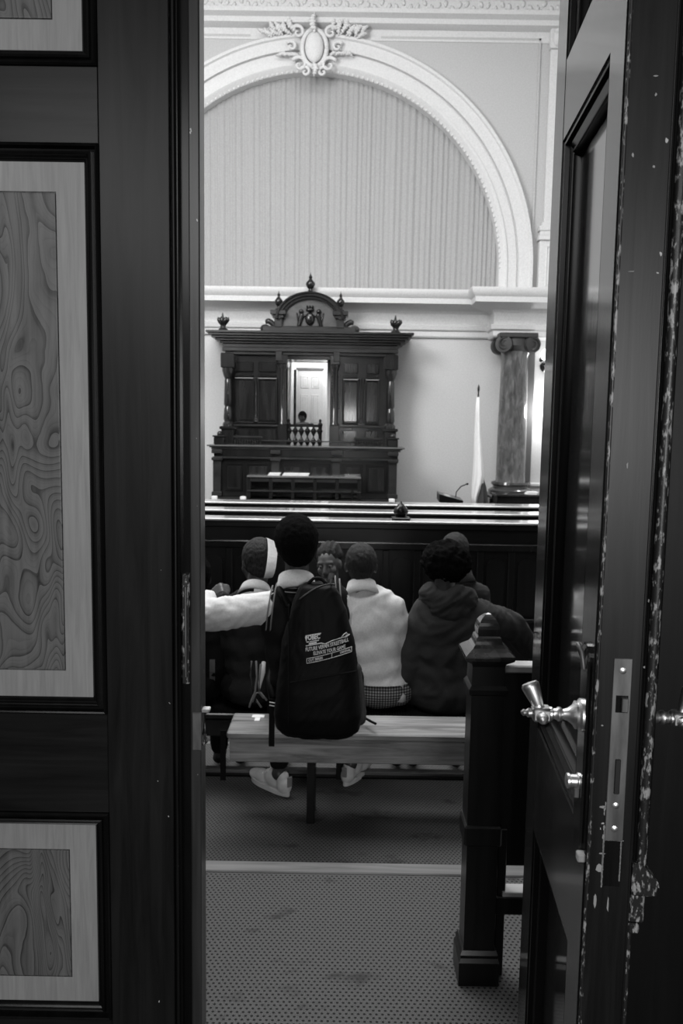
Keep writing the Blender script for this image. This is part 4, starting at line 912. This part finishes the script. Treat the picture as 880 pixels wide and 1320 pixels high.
def collar(root, nk, hc, m, r=.062, tilt=-.25, h=.036, name='collar', open_=.0):
    ax = (hc - nk).normalized(); bm = BM(); q = V(0, 0, 1).rotation_difference(ax).to_matrix(); n = 28
    o = []
    for rr, z_ in ((r + .024, -.04), (r + .012, -.010), (r + .003, h), (r - .001, h + .003), (r - .003, h - .004), (r + .006, -.045)):
        o.append([bm.verts.new(nk + q @ V(rr * math.cos(2 * PI * i / n), rr * .95 * math.sin(2 * PI * i / n), z_ + tilt * rr * math.sin(2 * PI * i / n))) for i in range(n)])
    for a, b in zip(o, o[1:] + o[:1]):
        for i in range(n): bm.faces.new((a[i], a[(i + 1) % n], b[(i + 1) % n], b[i]))
    return fin(name, bm, m, root, smooth=4)
def person(label, pel, nk, hc, sL, sR, armL, armR, legs, R, hs=1.0, k=1.0, skin=SKIN, top=(SHIRT, 'shirt', 2), trousers=(BLACKC, 'trousers'), hair=('buzz', HAIR), shoes=None, eyes=False, voxel=.009, hands=(.5, .5), hem=None, group=None, fold=.004, grow=.014, seed=1, hdir=None, slv=0):
    floor = min(l[1].z for l in legs) - .09
    root = thing('person', (pel.x, pel.y, floor), label, 'person', group)
    bm = BM(); torso(bm, pel, nk, sL, sR, k * .93); head_shape(bm, hc, R, hs); caps(bm, nk - V(0, 0, .03), hc + R @ (V(0, -.025, -.045) * hs), .058 * hs, .05 * hs)
    for (el, wr), s_, lf, cu in ((armL, sL, True, hands[0]), (armR, sR, False, hands[1])):
        caps(bm, s_, el, .046 * k, .036 * k); caps(bm, el, wr, .036 * k, .025 * k); hd = hdir if (hdir and lf) else wr - el; hand(bm, wr, hd, V(-.3, -.6, .8) if (hdir and lf) else V(0, 0, 1) if abs((wr - el).normalized().z) < .8 else V(0, -1, 0), cu, .92 * k, lf)
    hips = [pel + (sL - sR).normalized() * .085, pel + (sR - sL).normalized() * .085]
    for (kn, an), hp_ in zip(legs, hips): caps(bm, hp_, kn, .078 * k, .052 * k); caps(bm, kn, an, .052 * k, .034 * k); caps(bm, an - V(0, .02, .035), an + V(0, .12, -.055), .035, .028)
    fin('body', melt(bm, voxel, 4), skin, root, smooth=4)
    # clothing follows the body
    m, nm, sl = top; bm = BM(); torso(bm, pel, nk - V(0, 0, .012), sL, sR, k, grow)
    for (el, wr), s_ in ((armL, sL), (armR, sR)):
        if sl >= 1:
            e2 = el if sl == 2 else s_.lerp(el, .85); caps(bm, s_, e2, .052 * k + grow + slv * .5, .043 * k + grow + slv)
            if sl == 2: caps(bm, el, el.lerp(wr, .9), .042 * k + grow + slv, .031 * k + grow * .8)
    bm = melt(bm, .011, 7); folds(bm, fold, (7, 7, 5), seed); folds(bm, fold * .5, (20, 20, 9), seed + 9)
    if hem is not None: bmesh.ops.bisect_plane(bm, geom=bm.verts[:] + bm.edges[:] + bm.faces[:], plane_co=(0, 0, hem), plane_no=(0, 0, 1), clear_inner=True)
    fin(nm, bm, m, root, smooth=4)
    bm = BM(); ell(bm, pel - V(0, 0, .01), (.158 * k, .118 * k, .095 * k))
    for (kn, an), hp_ in zip(legs, hips): caps(bm, hp_, kn, .09 * k, .066 * k); caps(bm, kn, an + V(0, 0, .02), .064 * k, .05 * k)
    fin(trousers[1], folds(melt(bm, .013, 5), .004, (8, 8, 8), seed + 3), trousers[0], root, smooth=4)
    add_head_parts(root, hc, R, hs, hair, eyes); return root
def shoe(root, c, yaw, s=1.0, m=RUBBER):
    R = Matrix.Rotation(yaw, 3, 'Z'); bm = BM()
    for p, r in (((0, -.1, .045), (.036, .042, .045)), ((0, -.08, .085), (.034, .04, .03)), ((0, -.02, .055), (.036, .07, .045)), ((0, .06, .04), (.042, .065, .034)), ((0, .11, .034), (.04, .05, .026))): ell(bm, c + R @ (V(*p) * s), V(*r) * s, R)
    o = fin('shoe', melt(bm, .006, 5), m, root, smooth=4); bm = BM(); n = 40; rings = []
    for h in (0, .002, .022, .024):
        g = .003 if h in (.002, .022) else 0; ring = []
        for i in range(n):
            t = 2 * PI * i / n; y_ = .135 * math.sin(t); w_ = (.042 + .008 * math.sin(t)) * (1 - .12 * math.exp(-((y_ + .02) / .05) ** 2)); ring.append(bm.verts.new(c + R @ (V((w_ + g) * math.cos(t), y_ * 1.04 + .005, h) * s)))
        rings.append(ring)
    for a, b in zip(rings, rings[1:]):
        for i in range(n): bm.faces.new((a[i], a[(i + 1) % n], b[(i + 1) % n], b[i]))
    bm.faces.new(rings[0][::-1]); bm.faces.new(rings[-1]); fin('sole', bm, RUBBER, o, smooth=.7)
    fin('heel_tab', box(BM(), -.014 * s, .014 * s, -.144 * s, -.136 * s, .05 * s, .10 * s, .003, Matrix.Translation(c) @ R.to_4x4()), plain('grey_heel_tab', .2) if 'grey_heel_tab' not in bpy.data.materials else bpy.data.materials['grey_heel_tab'], o)
    bm = BM()
    for i in range(4): tube(bm, [c + R @ (V(-.024, .0 + .02 * i, .088 - .012 * i) * s), c + R @ (V(0, .006 + .02 * i, .10 - .013 * i) * s), c + R @ (V(.024, .0 + .02 * i, .088 - .012 * i) * s)], .003, 6)
    fin('laces', bm, PAPER, o, smooth=4)

# --- the boy with the backpack, on the pale bench
Y1 = BF + .13
pel = V(PX(396, Y1, 915), Y1, bzt + .105)
nk, hc = P(382, 752, Y1), P(381, 704, Y1 + .01); sL, sR = P(358, 782, Y1), P(430, 773, Y1)
shl, shr = PF(347, 1027, FZ[1]), PF(459, 1012, FZ[1]); shl.y += .1; shr.y += .1
anl, anr = shl + V(.04, -.035, .13), shr + V(-.03, -.05, .13)
elL, wrL = P(252, 795, Y1 - .06), P(271, 770, Y1 + .10)
elR, wrR = P(436, 868, Y1 + .06), P(420, 905, Y1 + .26)
legs = [(V(anl.x - .02, Y1 + .35, bzt + .10), anl), (V(anr.x, Y1 + .35, bzt + .10), anr)]
boy = person('boy in a dark vest and white shirt carrying the backpack, left arm on a neighbour', pel, nk, hc, sL, sR, (elL, wrL), (elR, wrR), legs, rotm(.25, -.06, -.03), 1.0, .98, top=(SHIRT, 'shirt', 2), hair=('thick', HAIR), voxel=.006, hands=(1.05, .5), fold=.010, seed=4, hdir=V(.75, -.1, .62), slv=.014)
shoe(boy, shl, .75, 1.0); shoe(boy, shr, -.45, .98)
bm = BM(); torso(bm, pel, nk - V(0, 0, .02), sL + V(.012, 0, 0), sR - V(.012, 0, 0), .98, .027); fin('vest', folds(melt(bm, .011, 7), .0035, (7, 7, 4), 6), NAVY, boy, smooth=4)
VT = plain('grey_trim_stripe', .16, .9)
for s_, q in ((-1, sL), (1, sR)):
    for r_i in (.098, .110):
        c = q + V(s_ * (.036 - (r_i - .098) * 1.6), 0, -.012); bm = BM(); tube(bm, [c + V(s_ * .012 * math.sin(a) * -1, r_i * math.cos(a) * .98, r_i * 1.05 * math.sin(a)) for a in [2 * PI * i / 32 for i in range(33)]], .0035, 6); fin('armhole_stripe', bm, VT, boy, smooth=4)
collar(boy, nk + V(0, -.004, -.004), hc, SHIRT, .074, -.5, .034)
for i in range(2):
    bm = BM(); r_i = .078 + .014 * i; tube(bm, [nk + V(r_i * math.cos(a), r_i * math.sin(a) * .95 - .004, -.006 - .016 * i - .25 * r_i * math.sin(a) * 0) for a in [PI + PI * t / 20 for t in range(21)]], .0028, 6); fin('neck_stripe', bm, VT, boy, smooth=4)
# --- his backpack
by = Y1 - .125
bag = thing('backpack', (PX(410, by - .08, 940), by - .08, bzt - .0), 'black backpack with white printed lettering on the back of the vest wearing boy', 'backpack')
rows = [(751, 394, 426, .05), (756, 386, 433, .085), (770, 379, 441, .105), (800, 371, 451, .13), (830, 363, 457, .15), (860, 360, 461, .165), (890, 356, 464, .18), (918, 353, 466, .185), (938, 356, 463, .17), (946, 366, 452, .13)]
bm = BM(); prev = None; n = 40; rr_ = []
def sup(t, e=.55): c_, s__ = math.cos(t), math.sin(t); return math.copysign(abs(c_) ** e, c_), math.copysign(abs(s__) ** e, s__)
for py, l_, r_, d_ in rows:
    yy = by - d_ / 2; a, b = P(l_, py, yy), P(r_, py, yy); c = (a + b) / 2; w_ = (b.x - a.x) / 2
    rr_.append([bm.verts.new((c.x + w_ * sup(2 * PI * i / n)[0], yy + d_ / 2 * sup(2 * PI * i / n, .8)[1], c.z)) for i in range(n)])
for a, b in zip(rr_, rr_[1:]):
    for i in range(n): bm.faces.new((a[i], a[(i + 1) % n], b[(i + 1) % n], b[i]))
bm.faces.new(rr_[0]); bm.faces.new(rr_[-1][::-1])
bm = melt(bm, .008, 6); folds(bm, .005, (7, 7, 4), 21); folds(bm, .002, (22, 22, 12), 3)
bvh = BVHTree.FromBMesh(bm)
fin('main_body', bm, BAGM, bag, smooth=4)
def onbag(px, py, lift=.0012):
    o = V(0, 0, EYE); d = ray(px, py).normalized(); h = bvh.ray_cast(o, d)
    if h[0] is None: return P(px, py, by - .12)
    return h[0] + h[1] * lift * (1 if h[1].dot(d) < 0 else -1)
def bagtube(pts, r, m, nm, lift=.001, par=None, seg=6): return fin(nm, tube(BM(), [onbag(*p, lift) for p in pts], r, seg), m, par or bag, smooth=4)
bagtube([(374 + 2 * t, 880 - 4 * math.sin(t * .11) * 0 - t * .35) for t in range(0, 43)], .004, BLACKC, 'pocket_seam')
bagtube([(372, 935 - i * 4) for i in range(0, 40)], .003, BLACKC, 'side_seam'); bagtube([(386 + .44 * i, 768 - 0.2 * i + .008 * (i - 50) ** 2 * .25) for i in range(0, 108, 3)], .0035, plain('dull_zip', .03, .4), 'zip')
q0 = P(396, 753, by - .05); q1_ = P(409, 745, by - .05); q2 = P(421, 753, by - .05); fin('grab_handle', tube(BM(), [q0, q0.lerp(q1_, .6) + V(0, 0, .008), q1_, q2.lerp(q1_, .6) + V(0, 0, .008), q2], .007, 8), BAGM, bag, smooth=1)
for s_, q in ((-1, sL), (1, sR)):
    x_ = q.x + (-s_) * .012; z_ = q.z; bm = BM(); pts_ = [V(x_ * .6 + q0.x * .4 if s_ < 0 else x_ * .6 + q2.x * .4, by - .02, z_ + .035), V(x_, by + .05, z_ + .092), V(x_, Y1 + .05, z_ + .095), V(x_, Y1 + .14, z_ - .02), V(x_ + s_ * .02, Y1 + .15, z_ - .2), V(x_ + s_ * .05, Y1 + .03, z_ - .34), V(x_ + s_ * .02, by, z_ - .37)]
    tube(bm, pts_, .016, 8); fin('shoulder_strap', bm, BAGM, bag, smooth=4)
p0 = P(350, 905, by - .06); p1_ = P(350, 962, BF - .012); fin('hanging_strap', box(BM(), p1_.x - .012, p1_.x + .012, BF - .016, BF - .011, p1_.z, p0.z, .001), BAGM, bag)
fin('side_pocket', folds(melt(caps(caps(BM(), P(458, 862, by - .05), P(462, 925, by - .05), .03, .036), P(458, 862, by - .09), P(460, 925, by - .09), .025, .03), .008, 4), .003, (9, 9, 6)), plain('grey_mesh_pocket', .03, .8), bag, smooth=4)
q = [P(471, 926, BF + .1), P(478, 930, BF + .06), P(484, 933, BF + .03)]; fin('strap_end', tube(BM(), [p_ + V(0, 0, 0) for p_ in q], .006, 6), BLACKC, bag, smooth=1)
for dy in (0, 4): fin('white_stripe', tube(BM(), [P(347, 905 + dy, by - .075), P(355, 906.5 + dy, by - .075)], .0025, 6), PRINT, bag, smooth=1)
pr = None
def text_mesh(s, shear=0, bold=.03):
    cu = bpy.data.curves.new('t', 'FONT'); cu.body = s; cu.offset = bold; cu.resolution_u = 2; cu.shear = shear; o = bpy.data.objects.new('t', cu); COL.objects.link(o)
    dg = bpy.context.evaluated_depsgraph_get(); bm = bmesh.new(); bm.from_mesh(o.evaluated_get(dg).to_mesh()); bpy.data.objects.remove(o)
    bmesh.ops.triangulate(bm, faces=bm.faces); return bm
def bagtext(s, x0, y0, x1, y1, h, bend=0, m=PRINT, nm='printed_words', bold=0):
    bm = text_mesh(s, 0, bold or .03); xs_ = [v.co.x for v in bm.verts]; ys_ = [v.co.y for v in bm.verts]; a, b, c, d = min(xs_), max(xs_), min(ys_), max(ys_)
    for v in bm.verts:
        f = (v.co.x - a) / (b - a); g = (v.co.y - c) / (d - c); v.co = onbag(x0 + (x1 - x0) * f - .15 * g * h * (y1 - y0) / (x1 - x0) * -1, y0 + (y1 - y0) * f + bend * 4 * f * (1 - f) - g * h, .0016)
    return fin(nm, bm, m, bag)
def bagpoly(pts, nm, par=None, lift=.0014):
    bm = BM(); bm.faces.new([bm.verts.new(onbag(*p, lift)) for p in pts]); return fin(nm, bm, PRINT, par or bag)
bagtext('FOBEC', 394.0, 826.0, 412.5, 823.4, 7.0, 0, nm='printed_logo', bold=.045)
bagpoly([(393, 822), (394, 819), (413.5, 815.6), (414, 817), (396, 819.6), (395, 828)], 'logo_bar'); bagpoly([(395, 827.2), (411, 824.6), (411, 825.8), (395, 828.4)], 'logo_bar')
bagtext('in memory', 398, 830, 408, 828.2, 2.6, nm='small_words', m=plain('grey_print', .25)) if False else bagpoly([(398, 828.8), (408, 827.2), (408, 829.2), (398, 830.8)], 'logo_underline')
bagtube([(394, 832.8), (404, 831), (414, 829), (417, 829.8), (419, 830), (428, 825.8), (438, 822.6), (446, 820.5), (450, 817.5)], .0022, PRINT, 'printed_line'); bagtube([(440, 821), (443, 817.5), (446, 815.5), (448, 817.5), (445, 819.5)], .002, PRINT, 'printed_curl')
bagtext('FUTURE VERMN STREETBALL', 394, 840, 449, 826.5, 5.2, 1.6, bold=.02); bagtext('ELEVATE YOUR GAME', 404, 844.6, 445, 835.2, 4.8, 1.0, bold=.02)
bl = lambda x: 851 - 15.5 * ((x - 395) / 58.0) + 2.4 * 4 * ((x - 395) / 58.0) * (1 - (x - 395) / 58.0) * .6
xs_ = [395 + 58 * i / 24 for i in range(25)]
bagtube([(x, bl(x) - 2) for x in xs_] , .0013, PRINT, 'box_line'); bagtube([(x, bl(x) + 4.2) for x in xs_], .0013, PRINT, 'box_line')
for x in (395.3, 427.5, 452.8): bagtube([(x, bl(x) - 2), (x, bl(x) + 1), (x, bl(x) + 4.2)], .0013, PRINT, 'box_line')
bagtext('CUT SERIES', 397.5, bl(397.5) + 2.6, 416, bl(416) + 2.8, 3.2); bagtext('ORIGINAL', 438, bl(438) + 2.4, 451.5, bl(451.5) + 2.6, 3.0)
# --- second row
Y2 = b2f + .13; zp2 = z2t + .10
def seated(Y, px, zp, kn=.42, sp=.12, fz=FZ[2], dx=0):
    x = PX(px, Y, 900); c = V(x, Y, zp); return c, [(V(x - sp + dx, Y + kn, zp + .0), V(x - sp + dx, Y + kn - .02, fz + .1)), (V(x + sp + dx, Y + kn, zp + .0), V(x + sp + dx, Y + kn - .02, fz + .1))]
pel, legs = seated(Y2, 489, zp2); nk = P(466, 758, Y2)
wg = person('short haired pupil in a plain white shirt and checked trousers on the second bench', pel, nk, P(465, 731, Y2 + .02), P(432, 782, Y2), P(505, 786, Y2), (P(425, 850, Y2), P(430, 900, Y2 + .2)), (P(519, 843, Y2 + .03), P(508, 888, Y2 + .18)), legs, rotm(0, -.1), .95, 1.0, top=(SHIRT, 'shirt', 2), trousers=(CHECK, 'trousers'), hair=('buzz', HAIRG), hem=P(490, 884, Y2 - .1).z, fold=.006, grow=.02, seed=12)
collar(wg, nk + V(0, -.01, .004), P(465, 731, Y2 + .02), SHIRT, .066, -.3, .022)
pel, legs = seated(Y2, 574, zp2); nk = P(577, 768, Y2)
hg = person('pupil with a round afro in a dark hooded jacket, right arm stretched out', pel, nk, P(574, 737, Y2 + .02), P(543, 806, Y2), P(618, 796, Y2), (P(524, 868, Y2), P(540, 912, Y2 + .15)), (P(660, 806, Y2 + .06), P(683, 838, Y2 + .22)), legs, rotm(-.25, -.1, .08), .98, 1.12, top=(GREYJ, 'hooded_jacket', 2), hair=('afro', HAIR), fold=.009, grow=.026, seed=31, skin=SKINL)
bm = BM(); n = 14
for i in range(n):
    a = PI + PI * i / (n - 1); c = nk + V(.105 * math.cos(a), .085 * math.sin(a) - .01, -.0 + .02 * math.sin(i * .9)); ell(bm, c, (.042, .045, .062))
ell(bm, nk + V(0, -.09, -.05), (.10, .05, .06)); fin('hood', folds(melt(bm, .009, 6), .009, (12, 12, 9), 5), GREYJ, hg, smooth=4)
pel, legs = seated(Y2, 328, zp2); nk = P(327, 760, Y2); hcs = P(332, 727, Y2 + .05)
sg = person('pupil in a charcoal sweater with a white headband leaning towards the backpack boy', pel, nk, hcs, P(297, 788, Y2), P(362, 790, Y2), (P(280, 850, Y2 + .05), P(300, 900, Y2 + .2)), (P(372, 860, Y2 + .02), P(360, 900, Y2 + .2)), legs, rotm(.5, -.25, .12), .98, 1.0, top=(SWEAT, 'sweater', 2), hair=('short', HAIRG), seed=17)
collar(sg, nk + V(.01, -.012, -.0), hcs, SHIRT, .068, -.35, .012); collar(sg, nk + V(.01, -.014, -.022), hcs, NAVY, .075, -.35, .008, 'neck_band'); collar(sg, nk + V(.012, -.016, -.034), hcs, SHIRT, .083, -.35, .004, 'neck_stripe')
bm = BM(); R_h = rotm(.25, -.1, .12); pts_ = [hcs + V(.046, -.018, .03) + R_h @ V(.0, .100 * math.cos(a), .094 * math.sin(a)) for a in [2 * PI * i / 40 for i in range(41)]]
rows_ = []
for p_ in pts_[:-1]:
    q = R_h @ V(.038, 0, 0); o_ = (p_ - hcs).normalized(); rows_.append([bm.verts.new(p_ + q * .95 - o_ * .004), bm.verts.new(p_ - q * .45 + o_ * .012)])
for i in range(40): a, b = rows_[i], rows_[(i + 1) % 40]; bm.faces.new((a[0], b[0], b[1], a[1]))
bmesh.ops.solidify(bm, geom=bm.faces[:], thickness=.004); fin('headband', bm, SHIRT, sg, smooth=4)
pel, legs = seated(Y2, 236, zp2); nk = P(239, 778, Y2)
lg = person('dark clothed pupil at the far left, half hidden by the closed door leaf', pel, nk, P(250, 747, Y2 + .02), P(204, 806, Y2), P(270, 806, Y2), (P(200, 860, Y2), P(220, 900, Y2 + .2)), (P(276, 860, Y2), P(270, 905, Y2 + .2)), legs, rotm(.1, -.1), .98, 1.0, top=(NAVY, 'jersey', 2), hair=('short', HAIR), seed=23)
jr = [c for c in lg.children if c.name.startswith('jersey')][0]; jb = bmesh.new(); jb.from_mesh(jr.data); jt = BVHTree.FromBMesh(jb); jo = origin(jr)
def onjersey(px, py):
    d = ray(px, py).normalized(); h = jt.ray_cast(V(0, 0, EYE) - jo, d); return (h[0] + jo - d * .004) if h[0] else P(px, py, Y2 - .15)
GP = plain('faded_print', .12, .8)
bm = text_mesh('3'); xs_ = [v.co.x for v in bm.verts]; ys_ = [v.co.y for v in bm.verts]; a_, b_, c_, d_ = min(xs_), max(xs_), min(ys_), max(ys_)
for v in bm.verts: v.co = onjersey(257 + 7 * (v.co.x - a_) / (b_ - a_), 860 - 14 * (v.co.y - c_) / (d_ - c_))
fin('printed_number', bm, GP, lg)
bm = BM(); g_ = [[bm.verts.new(onjersey(270 + 3.5 * i, 850 + 8 * k)) for i in range(3)] for k in range(5)]
for k in range(4):
    for i in range(2): bm.faces.new((g_[k][i], g_[k][i + 1], g_[k + 1][i + 1], g_[k + 1][i]))
fin('faded_stripe', bm, GP, lg)
# --- third row
Y3 = b3f + .14; zp3 = z3t + .10
pel, legs = seated(Y3, 424, zp3, fz=FZ[3]); nk = P(426, 762, Y3); hcg = P(424, 729, Y3 - .03)
gg = person('smiling girl with drawn back braided hair looking back over the third bench', pel, nk, hcg, P(400, 785, Y3), P(456, 785, Y3), (P(395, 840, Y3), P(410, 880, Y3 + .15)), (P(462, 840, Y3), P(450, 880, Y3 + .15)), legs, rotm(PI - .30, -.12, .12), .93, .95, top=(SHIRT, 'shirt', 2), hair=('braid', HAIRG), skin=SKINL, eyes=True, voxel=.0065, seed=41)
pel, legs = seated(Y3, 590, zp3, fz=FZ[3]); nk = P(590, 742, Y3)
bg = person('curly haired pupil in a grey collared jacket, farthest back behind the hooded pupil', pel, nk, P(586, 712, Y3), P(560, 768, Y3), P(618, 766, Y3), (P(556, 820, Y3), P(570, 870, Y3 + .15)), (P(624, 820, Y3), P(610, 870, Y3 + .15)), legs, rotm(-.1, -.05), .9, .95, top=(GREYJ, 'jacket', 2), hair=('thick', HAIRG), seed=51)
collar(bg, nk + V(.01, -.01, -.01), P(586, 712, Y3), GREYJ, .075, -.2, .04)
# --- the person in the doorway behind the bench
Y9 = WY + .5; f9 = .2; x9 = PX(389.5, Y9, 540); hc9 = P(389.5, 538.5, Y9); hc9.x = x9
pel = V(x9, Y9, f9 + .88)
person('small person in a white shirt standing in the bright doorway behind the carved chair', pel, V(x9, Y9, hc9.z - .15), hc9, V(x9 - .16, Y9, hc9.z - .24), V(x9 + .16, Y9, hc9.z - .24), (V(x9 - .22, Y9, f9 + 1.05), V(x9 - .2, Y9 - .08, f9 + .82)), (V(x9 + .22, Y9, f9 + 1.05), V(x9 + .2, Y9 - .08, f9 + .82)),
       [(V(x9 - .09, Y9 - .01, f9 + .48), V(x9 - .09, Y9, f9 + .09)), (V(x9 + .09, Y9 - .01, f9 + .48), V(x9 + .09, Y9, f9 + .09))], rotm(PI - .1), 1.0, .95, hair=('short', HAIR), skin=SKIN, voxel=.012, eyes=True)

# --- small hanging things between the pupils
cl = thing('lanyard', P(333, 920, Y1 - .02), 'tangle of pale cords hanging left of the black backpack', 'cord')
for pts_ in ([(324, 852), (323, 870), (325, 890), (331, 904), (337, 912)], [(330, 852), (331, 872), (329, 890), (324, 903), (321, 912)], [(336, 856), (334, 875), (334, 893), (340, 900)], [(325, 905), (330, 893), (336, 893), (344, 903)]):
    fin('cord', tube(BM(), [P(*p_, Y1 - .16) for p_ in pts_], .0045, 6), plain('grey_cord', .16) if 'grey_cord' not in bpy.data.materials else bpy.data.materials['grey_cord'], cl, smooth=4)
bm = BM(); tube(bm, [P(340, 853, Y1 - .14), P(338, 866, Y1 - .14), P(335, 880, Y1 - .14), P(334, 890, Y1 - .14)], [.008, .014, .009, .003], 10); tag(fin('white_tassel', bm, SHIRT, smooth=4), 'small white cloth tip hanging left of the black backpack', 'cloth')
sp_ = P(286, 945, BF - .03); st = box(BM(), sp_.x - .012, sp_.x + .012, BF + .0, BF + .006, P(286, 1006, BF).z, sp_.z, .001)
tag(fin('webbing_strap', st, BLACKC), 'black webbing strap hanging past the left end of the pale bench', 'strap')
bm = BM(); lathe(bm, [(.030, 0), (.026, .03), (.018, .06), (.014, .085), (.005, .09)], P(516, 903, Y2 - .06), 12); fin('shirt_tail', folds(bm, .003, (30, 30, 8), 2), SHIRT, hg, smooth=4)
